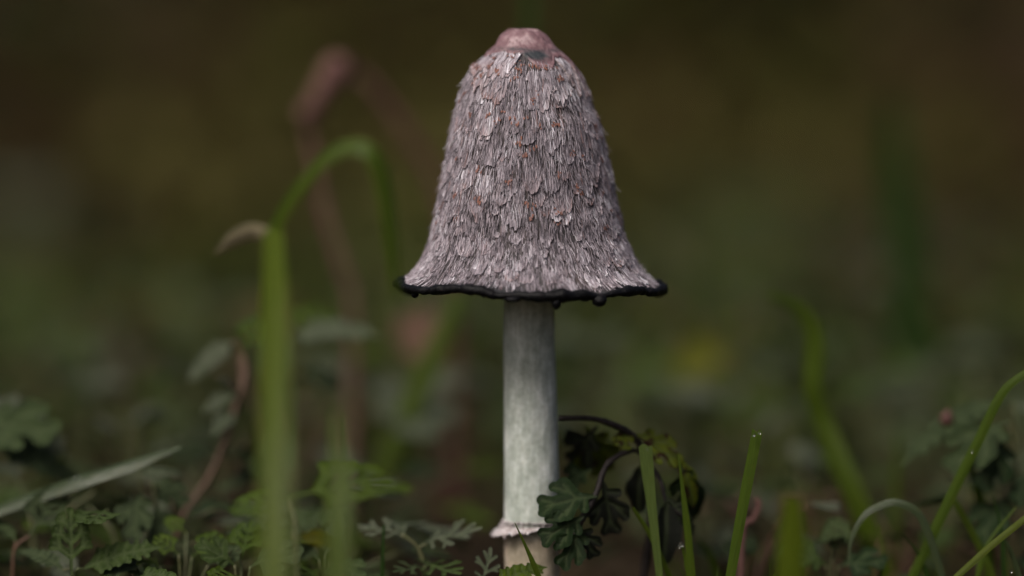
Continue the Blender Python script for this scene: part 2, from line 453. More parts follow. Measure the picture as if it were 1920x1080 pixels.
# fibres laid along the cap, too many and fine to pick apart
def fibres(N, vlo, vhi, lmin, lmax, wmin, wmax, lift_s, seed):
    r = np.random.default_rng(seed)
    v0 = []
    while len(v0) < N:
        q = r.uniform(vlo, vhi, N)
        keep = r.uniform(0, 1, N) < capR(q) / prad.max() * 1.0 + 0.05
        v0.extend(q[keep].tolist())
    v0 = np.array(v0[:N]); p0 = r.uniform(-math.pi, math.pi, N)
    L = r.uniform(lmin, lmax, N) / ARC * (1.15 - 0.55 * v0)
    W = r.uniform(wmin, wmax, N)
    lift = np.abs(r.standard_normal(N)) * lift_s * np.where(r.uniform(0, 1, N) < 0.06, 3.0, 1.0)
    base = r.uniform(0.00002, 0.00030, N)
    drift = r.standard_normal(N) * 0.00028; wob = r.standard_normal(N) * 0.00012; wph = r.uniform(0, 6.28, N)
    K = 6
    V = []; UV = []
    for j in range(K):
        t = j / (K - 1)
        v = np.minimum(v0 + L * t, 0.985)
        phi = p0 + (drift * t + wob * np.sin(wph + 5 * t)) / np.maximum(capR(v), 0.003)
        c = capP(phi, v); n = capN(phi, v)
        side = np.stack([np.cos(phi), np.sin(phi), 0 * phi], -1)
        w = W * (0.35 + 0.65 * math.sin(math.pi * min(0.97, 0.12 + t * 0.8)))
        h = base + lift * t ** 2.2 - 0.0001 * (t == 0)
        c = c + n * h[:, None]
        V += [c - side * (w / 2)[:, None] - n * (w * 0.25)[:, None], c + n * (w * 0.4)[:, None], c + side * (w / 2)[:, None] - n * (w * 0.25)[:, None]]
        for u in (-0.5, 0, 0.5): UV.append(np.stack([p0 * 0.02 + u * W, v * ARC], -1))
    V = np.stack(V, 1).reshape(-1, 3); UV = np.stack(UV, 1).reshape(-1, 2)
    q = []
    for j in range(K - 1):
        for s in (0, 1): q.append((j * 3 + s, (j + 1) * 3 + s, (j + 1) * 3 + s + 1, j * 3 + s + 1))
    q = np.array(q)
    F = (q[None] + (np.arange(N) * K * 3)[:, None, None]).reshape(-1, 4)
    pale = np.clip(r.beta(2.2, 2.0, N), 0, 1)
    patch = vnoise(p0 * 6 + 50, v0 * 14, 21)
    rnd = np.clip(pale * 0.75 + patch * 0.42 - 0.12, 0, 1)
    spots = vnoise(p0 * 26 + 300, v0 * 60, 31)
    brown = np.where(spots > 0.88, 0.6, 0.0) * np.clip(1.3 - v0 * 1.1, 0, 1) * (r.uniform(0, 1, N) < 0.8)
    return V, F, UV, np.repeat(rnd, K * 3), np.repeat(brown, K * 3)
def flecks(n, seed):
    r = np.random.default_rng(seed)
    VV_, FF_, UU_, BB_ = [], [], [], []
    for i in range(n):
        v0 = 0.17 + 0.62 * r.uniform() ** 1.7; p0 = r.uniform(-math.pi, math.pi)
        m = int(r.integers(3, 8)); size = r.uniform(.0005, .0013)
        for j in range(m):
            a = p0 + r.normal(0, size * .45) / float(capR(v0)); b = v0 + r.normal(0, size * .35) / ARC
            w = r.uniform(.00018, .00042); l = r.uniform(.0004, .0011); o = len(VV_)
            for k_, (da, db, hh) in enumerate(((-.5, 0, 0), (.5, 0, 0), (.6, .6, 1), (-.6, .6, 1), (0, 1, .9))):
                ph_ = np.array([a + da * w / float(capR(v0))]); v_ = np.array([b + db * l / ARC])
                VV_.append((capP(ph_, v_) + capN(ph_, v_) * (.00028 + hh * .00022))[0]); UU_.append((a * .02 + da * w, b * ARC)); BB_.append(r.uniform(.6, 1))
            FF_ += [(o, o + 1, o + 2, o + 3), (o + 3, o + 2, o + 4)]
    return VV_, FF_, UU_, BB_
fv, ff, fu, fb = flecks(150, 44)
tag(obj('brown_fleck', mesh('brown_fleck', [tuple(q) for q in fv], ff, fu, {'rnd': [.3] * len(fv), 'brown': fb}), M['fibre'], mush), kind='stuff')
V, F, UV, a1, a2 = fibres(15500, 0.19, 0.955, 0.0014, 0.0058, 0.00010, 0.00025, 0.00022, 3)
tag(obj('cap_fibre', mesh('cap_fibre', V, F, UV, {'rnd': a1, 'brown': a2}), M['fibre'], mush), kind='stuff')

# shaggy scales, each one its own piece
def scale_mesh(phi0, v0, W, L, style, lift, rnd, brown, seed):
    r = np.random.default_rng(seed)
    na, nb = 15, 7
    a = np.linspace(-1, 1, na)
    skew = r.normal(0, 0.25)
    if style == 'U': edge = 0.55 * np.abs(a) ** 2.4
    elif style == 'V': edge = 0.75 * np.abs(a - skew * 0.5) ** 1.15
    else: edge = 0.35 * np.abs(a) ** 2 + 0.28 * r.uniform(0, 1, na)
    edge = edge + 0.06 * r.standard_normal(na)
    ridge = r.uniform(-1, 1, na) * 0.00009 + 0.00013 * np.where(np.arange(na) % 2, 1, -1)
    verts = []; br = []; uvl = []
    rows = list(np.linspace(0, 1, nb)) + ['lip', 'under']
    curl = r.uniform(0.06, 0.24) * 0.001
    for b in rows:
        bb = 1.0 if isinstance(b, str) else b
        v = v0 + L / ARC * (bb * (1 - np.clip(edge, 0, 0.9)) )
        wb = 0.72 + 0.28 * math.sin(bb * math.pi * 0.6)
        phi = phi0 + a * W / 2 * wb / max(float(capR(v0 + L / ARC * 0.6)), 0.004)
        v = np.minimum(v, 0.99)
        h = 0.00006 + lift * bb ** 1.8 * (1 - 0.25 * a * a) + ridge * (1 - 0.4 * bb)
        if b == 'lip':
            h = h + curl; v = v + 0.00012 / ARC
        if b == 'under':
            h = h - 0.00016; v = v + 0.00006 / ARC
        p = capP(phi, v) + capN(phi, v) * h[:, None]
        verts.append(p)
        br.append(np.full(na, brown * max(0, bb - 0.45) / 0.55 * (0.6 + 0.4 * r.uniform())) * (0.4 + 0.6 * r.uniform(0, 1, na)))
        uvl.append(np.stack([phi * 0.02, v * ARC], -1))
    verts = np.concatenate(verts)
    nr = len(rows)
    id_ = np.arange(nr * na).reshape(nr, na)
    f = np.stack([id_[:-1, :-1], id_[1:, :-1], id_[1:, 1:], id_[:-1, 1:]], -1).reshape(-1, 4)
    tone = np.clip(rnd + np.tile(r.normal(0, .2, na), nr), 0, 1); tone[(nr - 2) * na:] = min(1, rnd + 0.4)  # paler lip rows: light catching the curled edge painted into the tone
    return verts, f, np.concatenate(uvl), tone, np.concatenate(br)

sc_list = []
# first row: broad tongues under the crown
for phi_deg, v0, W, L, st in [(-62, .150, .0085, .0075, 'R'), (-33, .145, .0085, .0100, 'R'), (-14, .150, .004, .0065, 'V'), (14, .235, .0065, .0100, 'V'),
                              (34, .235, .0065, .0090, 'R'), (55, .15, .006, .0120, 'V'), (80, .17, .008, .0105, 'U'), (-92, .15, .008, .008, 'U'),
                              (-24, .205, .0055, .0100, 'V'), (-46, .19, .006, .0085, 'R'), (42, .21, .006, .0095, 'V'), (66, .21, .0055, .0085, 'V'), (4, .215, .0045, .0075, 'R')]:
    sc_list.append((math.radians(phi_deg), v0, W, L, st, random.uniform(.00035, .0006), random.uniform(.5, .9), random.uniform(.2, .85)))
rs = random.Random(19)
v = 0.20
while v < 0.93:
    rad = float(capR(v))
    size = 0.0048 * (1 - 0.40 * (v - 0.2) / 0.73)
    n = int(2 * math.pi * rad / (size * 1.6))
    off = rs.uniform(0, 6.28)
    for i in range(n):
        W = size * rs.uniform(0.35, 1.4)
        Ln = W * rs.uniform(0.9, 1.5)
        bp = rs.uniform(.3, 1.0) * (1.15 - v) if rs.random() < 0.55 else (0.85 if rs.random() < 0.12 else 0)
        sc_list.append((((off + 2 * math.pi * (i + rs.uniform(-.4, .4)) / n + math.pi) % (2 * math.pi)) - math.pi, v + rs.uniform(-.03, .03), W, Ln,
                        rs.choice(['U', 'U', 'V', 'R', 'U']), rs.uniform(.00022, .00052) * (1 if rs.random() < .55 else .45), rs.uniform(.2, .7), bp))
    v += size * 0.74 / ARC
sc_list = [q for q in sc_list if not (0.05 < q[0] < 0.8 and q[1] < .225)]
sc_list.sort(key=lambda q: abs(q[0]))
rest = [[], [], [], [], []]; off = 0
for i, q in enumerate(sc_list):
    a = scale_mesh(*q, 100 + i)
    if i < 300:
        obj('scale', mesh('scale', a[0], a[1], a[2], {'rnd': a[3], 'brown': a[4]}), M['fibre'], mush)
    else:
        for j in range(5): rest[j].append(a[j] + off if j == 1 else a[j])
        off += len(a[0])
if off:
    rest = [np.concatenate(x) for x in rest]
    tag(obj('scale_cover', mesh('scale_cover', rest[0], rest[1], rest[2], {'rnd': rest[3], 'brown': rest[4]}), M['fibre'], mush), kind='stuff')

# crown: smooth pinkish button on top with a torn lower edge and an inky stain
NP2, NV2 = 160, 40
ph = np.linspace(-math.pi, math.pi, NP2, endpoint=False)
edge = 0.158 + 0.028 * (vnoise(ph * 2.2 + 20, ph * 0, 41) - 0.5) + 0.03 * (vnoise(ph * 7 + 20, ph * 0, 42) - 0.5)
edge += 0.15 * np.exp(-((ph - 1.45) / 0.30) ** 2) + 0.085 * np.exp(-((ph - 0.42) / 0.40) ** 2) - 0.02 * np.exp(-((ph + 0.25) / 0.14) ** 2)
tt = np.linspace(0, 1, NV2)
PH, TT = np.meshgrid(ph, tt)
VV = TT * edge[None, :]
lump = (vnoise(PH * 3 + 30, TT * 4, 51) - 0.5) * 0.0006 + (vnoise(PH * 9 + 30, TT * 14, 52) - 0.5) * 0.0003
thick = 0.0003 + lump * np.clip(TT * 4, 0, 1)
thick = np.where(TT > 0.97, -0.0001, thick)
pos = capP(PH, VV) + capN(PH, VV) * thick[..., None]
inkm = np.exp(-((PH - 0.25) / 0.30) ** 2 - ((VV - 0.166) / 0.022) ** 2) * 2.0
inkm = np.maximum(inkm, 0.9 * np.exp(-((VV - 0.140 - 0.006 * np.sin(PH * 2)) / 0.010) ** 2) * (0.3 + 0.7 * vnoise(PH * 3 + 77, PH * 0, 61)))
inkm = np.clip(inkm * (0.6 + 0.8 * vnoise(PH * 20 + 70, VV * 300, 63)), 0, 1)
ii = np.arange(NP2 * NV2).reshape(NV2, NP2); ir = np.roll(ii, -1, axis=1)
cf = np.stack([ii[:-1], ii[1:], ir[1:], ir[:-1]], -1).reshape(-1, 4)
obj('crown', mesh('crown', pos.reshape(-1, 3), cf, None, {'ink': inkm.ravel()}), M['crown'], mush)

# inky rim: lumpy dripping black edge
NR, SR = 320, 12
ph = np.linspace(-math.pi, math.pi, NR, endpoint=False)
c = capP(ph, np.full(NR, 0.992)); c[:, 2] -= 0.0002
thk = 0.00108 + 0.00080 * (vnoise(ph * 5 + 60, ph * 0, 71) - 0.4) + 0.0004 * (vnoise(ph * 17 + 60, ph * 0, 72) - 0.5) + 0.0003 * (vnoise(ph * 45 + 60, ph * 0, 73) - 0.5)
rim_v = []
for j in range(SR):
    a = 2 * math.pi * j / SR
    rr = thk * (1 + 0.25 * (vnoise(ph * 30 + 9 * j, ph * 0 + j, 74) - 0.5))
    off_r = np.cos(a) * rr * 1.15; off_z = np.sin(a) * rr
    rim_v.append(c + np.stack([np.sin(ph) * off_r, -np.cos(ph) * off_r, off_z], -1))
rim_v = np.stack(rim_v, 1).reshape(-1, 3)
ii = np.arange(NR * SR).reshape(NR, SR)
a_, b_ = np.roll(ii, -1, 0), np.roll(ii, -1, 1)
c_ = np.roll(a_, -1, 1)
obj('inky_rim', mesh('inky_rim', rim_v, np.stack([ii, a_, c_, b_], -1).reshape(-1, 4)), M['ink'], mush)
# drops and curled bits hanging from the rim
def drop(px, py, rx, rz, seed):
    r = np.random.default_rng(seed)
    s = (px - axis_x) / 250; ph0 = math.asin(max(-1, min(1, s)))
    y = -250 * S * math.cos(ph0) + 0.0001
    ctr = P(px, py, y)
    vsx, fsx = [], []
    nu, nv_ = 14, 10
    for i in range(nv_ + 1):
        t = math.pi * i / nv_
        for j in range(nu):
            p = 2 * math.pi * j / nu
            k_ = 1 + 0.10 * r.uniform(-1, 1)
            neck = 1 - 0.35 * max(0, math.cos(t)) ** 2
            vsx.append((ctr.x + rx * math.sin(t) * math.cos(p) * k_ * neck, ctr.y + rx * math.sin(t) * math.sin(p) * k_ * neck, ctr.z + rz * math.cos(t)))
    for i in range(nv_):
        for j in range(nu):
            fsx.append((i * nu + j, (i + 1) * nu + j, (i + 1) * nu + (j + 1) % nu, i * nu + (j + 1) % nu))
    obj('ink_drop', mesh('ink_drop', vsx, fsx), M['ink'], mush)
drop(1043, 568, 9 * S, 12 * S, 1)
drop(1124, 563, 14 * S, 12 * S, 2)
drop(778, 552, 7 * S, 7 * S, 3)
drop(962, 561, 15 * S, 6 * S, 4)
tipp = [P(1225, 548, -.001), P(1238, 547, -.0005), P(1246, 540, 0), P(1247, 530, 0)]
obj('rim_curl', tube_mesh('rim_curl', tipp, [.0011, .0013, .0008, .0004], 10, 14, 0.06), M['ink'], mush)
tipl = [P(775, 546, -.001), P(757, 540, -.0005), P(745, 534, 0), P(739, 529, 0)]
obj('rim_curl', tube_mesh('rim_curl', tipl, [.0012, .0011, .0009, .0005], 10, 14, 0.06), M['ink'], mush)
# gills: blackened folds under the cap
NG = 360
ph = np.linspace(-math.pi, math.pi, NG, endpoint=False)
gv_ = []
for j, t in enumerate(np.linspace(0, 1, 8)):
    p = capP(ph, np.full(NG, 0.985 - 0.60 * t))
    cx = np.interp(0.985 - .6 * t, parc, pcx)
    rad = np.hypot(p[:, 0] - cx, p[:, 1]); nr_ = rad * (1 - 0.035 - 0.5 * t) + np.where(np.arange(NG) % 3 == 0, -0.0012, 0) * (0.3 + t)
    gv_.append(np.stack([cx + nr_ * np.sin(ph), -nr_ * np.cos(ph), p[:, 2] - 0.0004], -1))
gv_ = np.concatenate(gv_)
ii = np.arange(NG * 8).reshape(8, NG); ir = np.roll(ii, -1, 1)
obj('gills', mesh('gills', gv_, np.stack([ii[:-1], ir[:-1], ir[1:], ii[1:]], -1).reshape(-1, 4), smooth=False), M['ink'], mush)
# stem
ys = [430, 560, 600, 700, 800, 900, 985, 1040, 1085, 1150, 1225, 1260]
xl = [948, 945, 944, 944, 945, 945, 945, 945, 946, 942, 938, 940]
xr = [1038, 1039, 1040, 1042, 1045, 1047, 1048, 1049, 1049, 1052, 1056, 1054]
NS_, NZ = 64, 90
zz = np.linspace(0, 1, NZ)
yy = np.interp(zz, np.linspace(0, 1, len(ys)), ys)
L_ = np.interp(yy, ys, xl); R_ = np.interp(yy, ys, xr)
sv, low = [], []
for y, a, b in zip(yy, L_, R_):
    ctr = P((a + b) / 2, y, 0); r0 = (b - a) / 2 * S
    an = np.linspace(0, 2 * math.pi, NS_, endpoint=False)
    rr = r0 + 0.00022 * (vnoise(an * 2.2 + 5, an * 0 + y / 90, 81) - 0.5) + 0.00012 * (vnoise(an * 9 + 5, an * 0 + y / 40, 82) - 0.5)
    sv.append(np.stack([ctr.x + rr * np.cos(an), rr * np.sin(an), np.full(NS_, ctr.z)], -1))
    low += [min(1, max(0, (y - 985) / 25))] * NS_
ii = np.arange(NS_ * NZ).reshape(NZ, NS_); ir = np.roll(ii, -1, 1)
sf = np.stack([ii[:-1], ii[1:], ir[1:], ir[:-1]], -1).reshape(-1, 4)
obj('stem', mesh('stem', np.concatenate(sv), sf, None, {'low': low}), M['stem'], mush)
# ragged ring
def ring(y_top, y_edge, r_out, seed, tilt):
    r = np.random.default_rng(seed)
    n = 150
    an = np.linspace(-math.pi, math.pi, n, endpoint=False)
    ctr = P(996.5, y_top, 0)
    drop_ = (y_edge - y_top) * S
    rag = 1 + 0.10 * (vnoise(an * 6 + 40, an * 0, seed) - 0.5) + 0.26 * (vnoise(an * 24 + 40, an * 0, seed + 1) - 0.5)
    wave = 0.0007 * (vnoise(an * 2.5 + 40, an * 0, seed + 2) - 0.5) + 0.0010 * (vnoise(an * 12 + 40, an * 0, seed + 3) - 0.5)
    out = []
    prof_ = [(50.2, 0.0, 0), (53.5, 0.03, .1), (57, 0.25, .3), (r_out - 8, 0.6, .6), (r_out, 0.95, 1), (r_out - 1.5, 1.15, 1), (r_out - 9, 0.95, .7), (51, 0.75, .1)]
    for rp, dz, k_ in prof_:
        rr = rp * S * (1 + (rag - 1) * k_)
        z = ctr.z - dz * drop_ + wave * k_ + tilt * np.sin(an) * k_ + 0.00105 * k_ * np.cos(an) ** 2 * (np.cos(an) > 0)
        out.append(np.stack([ctr.x + rr * np.sin(an), -rr * np.cos(an), z], -1))
    m = len(prof_)
    ii = np.arange(m * n).reshape(m, n); ir = np.roll(ii, -1, 1)
    obj('ring', mesh('ring', np.concatenate(out), np.stack([ii[:-1], ii[1:], ir[1:], ir[:-1]], -1).reshape(-1, 4)), M['ring'], mush)
ring(983, 999, 74, 91, 0.0004)
ring(974, 984, 57, 95, 0.0001)

# ------------------------------------------------------------------ leaves (shapes shared by all plants): base at the origin, tip at x = 1, upper side +Z
def leaf_shape(name, lobes, h=0.035, cup=0.10, pillow=0.05, droop=0.12, seed=0):
    r = np.random.default_rng(seed)
    lo = np.array(lobes, float)
    A, B, RA, RB = lo[:, 0:2], lo[:, 2:4], lo[:, 4], lo[:, 5]
    def field(p):
        AB = B - A
        t = np.clip(((p[:, None] - A) * AB).sum(-1) / ((AB ** 2).sum(-1) + 1e-9), 0, 1)
        d = np.linalg.norm(p[:, None] - (A + t[..., None] * AB), axis=-1)
        f = d - (RA + t * (RB - RA))
        return f.min(1), d.min(1)
    mn = np.minimum(A, B).min(0) - 0.25; mx = np.maximum(A, B).max(0) + 0.25
    xs = np.arange(mn[0], mx[0], h); ysx = np.arange(mn[1], mx[1], h)
    Xg, Yg = np.meshgrid(xs, ysx)
    ctr = np.stack([Xg[:-1, :-1] + h / 2, Yg[:-1, :-1] + h / 2], -1).reshape(-1, 2)
    fc, _ = field(ctr)
    keep = (fc < 0.15 * h).reshape(Xg.shape[0] - 1, Xg.shape[1] - 1)
    id_ = np.arange(Xg.size).reshape(Xg.shape)
    quads = np.stack([id_[:-1, :-1], id_[:-1, 1:], id_[1:, 1:], id_[1:, :-1]], -1)[keep]
    used = np.unique(quads)
    pts = np.stack([Xg.ravel(), Yg.ravel()], -1)[used]
    cnt = np.bincount(quads.ravel(), minlength=Xg.size)[used]
    bd = cnt < 4
    for _ in range(3):
        q = pts[bd]
        f, _d = field(q)
        e = 1e-3
        gx_ = (field(q + [e, 0])[0] - field(q - [e, 0])[0]) / (2 * e)
        gy_ = (field(q + [0, e])[0] - field(q - [0, e])[0]) / (2 * e)
        gl = np.maximum(gx_ ** 2 + gy_ ** 2, 0.3)
        stp = np.clip(f / gl, -h * 0.8, h * 0.8)
        pts[bd] = q - np.stack([gx_, gy_], -1) * stp[:, None]
    _, dv = field(pts)
    z = pillow * (1 - np.exp(-dv / 0.05)) - droop * pts[:, 0] ** 2 + cup * pts[:, 1] ** 2
    z += 0.05 * (vnoise(pts[:, 0] * 4 + 30, pts[:, 1] * 4 + 30, seed + 5) - 0.5)
    rem = np.full(Xg.size, -1); rem[used] = np.arange(len(used))
    return mesh(name, np.column_stack([pts, z]), rem[quads], None, {'vein': np.exp(-(dv / 0.018) ** 2)})

def frond_lobes(n, spread, sub, wid, taper=0.55, ang=50):
    """midrib with n pairs of lobes, each lobe ending in sub-lobes"""
    out = [(0, 0, 0.9, 0, 0.022, 0.035)]
    for i in range(n):
        t = (i + 0.7) / (n + 0.5)
        ln = spread * (1 - taper * t) * (1.0 if i else 0.92)
        for s in (-1, 1):
            a = math.radians(ang - 14 * t) * s
            x0 = 0.12 + 0.72 * t
            x1, y1 = x0 + ln * math.cos(a), ln * math.sin(a)
            out.append((x0, 0, x1, y1, 0.042, wid * (1 - 0.3 * t)))
            if sub:
                for k_, da in ((0.55, 34), (0.6, -30)):
                    b = a + math.radians(da) * s
                    xs_, ys_ = x0 + ln * k_ * math.cos(a), ln * k_ * math.sin(a)
                    out.append((xs_, ys_, xs_ + ln * .42 * math.cos(b), ys_ + ln * .42 * math.sin(b), wid * 0.5, wid * 0.75))
    out.append((0.85, 0, 0.94, 0, 0.04, wid * 0.9))
    return out
LF = {}
LF['frond'] = leaf_shape('frond_leaf', frond_lobes(3, 0.42, True, 0.062), 0.024, seed=1)
LF['frond2'] = leaf_shape('frond_leaf', frond_lobes(3, 0.46, True, 0.068, ang=58), 0.026, cup=0.2, droop=0.25, seed=2)
LF['chervil'] = leaf_shape('chervil_leaf', [(0, 0, .8, 0, .02, .06), (.72, 0, .93, .03, .06, .05), (.6, 0, .82, .17, .045, .042), (.55, 0, .76, -.18, .045, .045), (.34, 0, .62, .30, .04, .05), (.46, .13, .50, .32, .035, .032),
                                           (.26, 0, .52, -.32, .04, .052), (.38, -.14, .38, -.33, .035, .03), (.12, 0, .22, .24, .025, .04), (.1, 0, .16, -.2, .025, .035)], 0.024, cup=0.15, seed=3)
LF['lobed'] = leaf_shape('lobed_leaf', [(0, 0, .5, 0, .022, .13), (.4, 0, .82, .02, .15, .12), (.68, 0, .88, .11, .09, .09), (.68, 0, .86, -.11, .09, .085), (.36, 0, .56, .25, .10, .115), (.5, .14, .68, .27, .08, .085),
                                       (.33, 0, .48, -.27, .10, .12), (.46, -.15, .64, -.27, .08, .085), (.2, 0, .26, .2, .05, .08)], 0.028, cup=0.15, droop=0.2, seed=4)
LF['serrate'] = leaf_shape('serrate_leaf', [(0, 0, .5, 0, .02, .17), (.3, 0, .85, 0, .165, .07), (.8, 0, .98, 0, .07, .015)] +
                           [(x, 0, x + .07, s * (0.17 - 0.17 * max(0, x - .4)), .04, .032) for x in (.18, .30, .42, .54, .66, .76) for s in (-1, 1)], 0.028, cup=0.6, droop=0.3, seed=5)
LF['oval'] = leaf_shape('oval_leaf', [(0, 0, .3, 0, .015, .05), (.25, 0, .55, 0, .12, .22), (.5, 0, .82, 0, .22, .12), (.8, 0, .95, 0, .10, .03)], 0.05, cup=0.5, droop=0.25, seed=6)
LF['heart'] = leaf_shape('heart_leaf', [(0, 0, .2, 0, .01, .03), (.2, .05, .62, .17, .14, .20), (.2, -.05, .62, -.17, .14, .20), (.5, 0, .9, 0, .2, .07)], 0.05, cup=0.3, droop=0.3, seed=7)

def place_leaf(parent, kind, mat, base, tip, face=(0, -0.6, 0.8), name='leaf'):
    """leaf from base to tip (world points), upper side towards face"""
    me = LF[kind]
    key = (kind, mat.name)
    if key not in LEAFM:
        c = me.copy(); c.materials.clear(); c.materials.append(mat); LEAFM[key] = c
    o = bpy.data.objects.new(name, LEAFM[key]); col.objects.link(o)
    x = (Vector(tip) - Vector(base)); s = x.length; x.normalize()
    f = Vector(face); z = (f - x * f.dot(x)).normalized(); y = z.cross(x)
    m = Matrix((x, y, z)).transposed().to_4x4()
    root = Vector(parent.location) if parent else Vector((0, 0, 0))
    o.parent = parent
    o.matrix_basis = Matrix.Translation(Vector(base) - root) @ m @ Matrix.Scale(s, 4)
    return o
LEAFM = {}

def stalk(parent, pts, r0, r1, mat, name='leaf_stalk', sides=7, bumps=0.0):
    root = Vector(parent.location)
    q = [Vector(p) - root for p in pts]
    return obj(name, tube_mesh(name, q, [r0, (r0 + r1) / 2, r1], sides, max(10, 5 * len(q)), bumps), mat, parent)

def herb(label, cat, root_px, leaves, stalk_mat='stalk', group=None, name='leafy_herb', rad=0.00035):
    """hand-placed plant. leaves: (base px, tip px, kind, material, face, via px or None)"""
    rp = P(*root_px); rp.z = gz(rp.x, rp.y) - 0.001
    e = empty(name, rp, label, cat, group)
    for bpx, tpx, kind, mt, face, via in leaves:
        b = P(*bpx); t = P(*tpx)
        mid = [P(*q) for q in (via or [])]
        if not mid:
            mid = [rp.lerp(b, 0.55) + Vector((0, 0, 0.004))]
        stalk(e, [rp] + mid + [b], rad * 1.2, rad * 0.8, M[stalk_mat])
        place_leaf(e, kind, M[mt], b, t, face)
    return e

def blade_mesh(pts, widths, n=26, twist0=0.0, twist1=0.0, fold=0.25, blunt=False, rnd=0.0, ref=None):
    """folded grass leaf; pts from root to tip (world, relative to the root)"""
    c = spline(pts, n)
    w = np.interp(np.linspace(0, 1, n), np.linspace(0, 1, len(widths)), widths)
    va, fa, uv = [], [], []
    for i in range(n):
        t = Vector(c[min(i + 1, n - 1)] - c[max(i - 1, 0)]).normalized()
        vd = Vector(ref or (0.12, 1, 0.05)).normalized()
        side = t.cross(vd)
        side = side.normalized() if side.length > 1e-4 else Vector((1, 0, 0))
        nn = side.cross(t)
        ang = twist0 + (twist1 - twist0) * i / (n - 1)
        s2 = side * math.cos(ang) + nn * math.sin(ang)
        n2 = nn * math.cos(ang) - side * math.sin(ang)
        for u in (-1, -0.5, 0, 0.5, 1):
            jag = 0
            if blunt and i == n - 1: jag = random.uniform(-0.25, 0.15) * float(w[i])
            va.append(tuple(Vector(c[i]) + s2 * u * float(w[i]) / 2 + n2 * (abs(u) * fold * float(w[i]) * 0.5) + t * jag))
            uv.append((u * 0.5 + 0.5, i / n * 3))
    for i in range(n - 1):
        for j in range(4):
            fa.append((i * 5 + j, i * 5 + j + 1, (i + 1) * 5 + j + 1, (i + 1) * 5 + j))
    return mesh('blade', va, fa, uv, {'rnd': np.full(len(va), rnd)})

def blade(label, px, wpx, mat='grass', group=None, blunt=False, tw=(0.2, 0.5), dew=None, fold=0.3, name='grass_shoot', ground=True, n=28):
    """px: list of (x, y, depth) from low to tip in the photograph; continues down to the ground"""
    pts = [P(*q) for q in px]
    if ground:
        d = (pts[0] - pts[1]); d.normalize()
        if d.z > -0.5: d = Vector((d.x * 0.4, d.y * 0.3, -0.9)).normalized()
        t = (pts[0].z - gz(pts[0].x, pts[0].y) + 0.002) / -d.z
        if t > 0.001: pts = [pts[0] + d * t] + pts
    root = pts[0].copy()
    e = empty(name, root, label, 'grass', group)
    loc = [p - root for p in pts]
    ws = [w * pxm(px[0][2]) for w in wpx]
    obj('leaf_blade', blade_mesh(loc, ws, n, tw[0], tw[1], fold, blunt, random.random()), M[mat], e)
    for (x, y, dd, r) in dew or []:
        me = bpy.data.meshes.get('dew_drop')
        if me is None:
            vv_, ff_ = [], []
            for i in range(9):
                t = math.pi * i / 8
                for j in range(12): vv_.append((math.sin(t) * math.cos(j * math.pi / 6), math.sin(t) * math.sin(j * math.pi / 6), math.cos(t)))
            for i in range(8):
                for j in range(12): ff_.append((i * 12 + j, (i + 1) * 12 + j, (i + 1) * 12 + (j + 1) % 12, i * 12 + (j + 1) % 12))
            me = mesh('dew_drop', vv_, ff_); me.materials.append(M['dew'])
        o = bpy.data.objects.new('dew_drop', me); col.objects.link(o); o.parent = e
        o.location = P(x, y, dd) - root; o.scale = (r * S,) * 3
    return e

# ------------------------------------------------------------------ grass one can pick out
blade('broad upright grass blade with torn blunt tip beside the wilted dark plant', [(1236, 1085, -.012), (1222, 960, -.012), (1213, 880, -.012), (1209, 834, -.012)], [13, 15, 19, 25, 26], 'grass_pale', blunt=True, tw=(.5, .1), dew=[(1213, 842, -.0135, 2.2)])
blade('slim leaning grass blade crossing behind the torn blunt-tipped blade', [(1256, 1085, -.008), (1222, 1010, -.008), (1186, 952, -.008)], [10, 12, 12, 7], tw=(.3, .5))
blade('slender pointed grass blade to the right of the torn blunt-tipped blade', [(1297, 1085, -.012), (1287, 980, -.012), (1272, 852, -.012)], [13, 15, 14, 2], tw=(.3, .1))
blade('short grass spike tipped with a dew drop', [(1291, 1085, -.01), (1285, 1050, -.01), (1279, 1024, -.01)], [9, 9, 5], dew=[(1278, 1021, -.0105, 4.5), (1273, 1026, -.0105, 2.5)])
blade('upright mid green grass blade with cut tip, standing alone in the gap', [(1368, 1085, -.018), (1388, 970, -.018), (1405, 880, -.018), (1419, 806, -.018)], [14, 20, 22, 22], blunt=True, tw=(.2, .4), dew=[(1413, 815, -.0195, 4), (1424, 811, -.0195, 3.5)])
blade('tall hooked yellow-green grass blade bending over to the left', [(1660, 1085, .055), (1600, 930, .055), (1545, 800, .06), (1521, 730, .06), (1527, 640, .06), (1500, 582, .06), (1440, 556, .06)], [40, 46, 44, 34, 36, 30, 14], 'grass', tw=(.3, .2))
blade('thin arched grass blade bowing over with a shiny crest', [(1768, 1085, -.006), (1747, 1015, -.006), (1722, 962, -.006), (1690, 944, -.006), (1662, 944, -.006), (1622, 964, -.006), (1596, 1010, -.006), (1590, 1060, -.006)], [12, 14, 16, 15, 14, 10, 3], 'grass_grey', tw=(-.2, -.6))
blade('long grass blade slanting up to the right past the grey drooping leaves', [(1712, 1078, 0.0), (1785, 925, -.002), (1832, 830, -.004), (1880, 735, -.006), (1935, 690, -.008)], [14, 19, 20, 18, 14], tw=(.2, .5), dew=[(1822, 845, -.006, 3)])
blade('narrow grass blade leaning left beneath the long slanting blade', [(1862, 1085, .004), (1828, 1010, .004), (1795, 950, .004), (1780, 920, .004)], [12, 15, 14, 3], tw=(.3, .2))
blade('bright narrow grass blade lying low and rising to the right', [(1795, 1080, -.016), (1860, 1022, -.016), (1935, 962, -.016)], [9, 13, 12], 'grass_yellow', tw=(.3, .3))
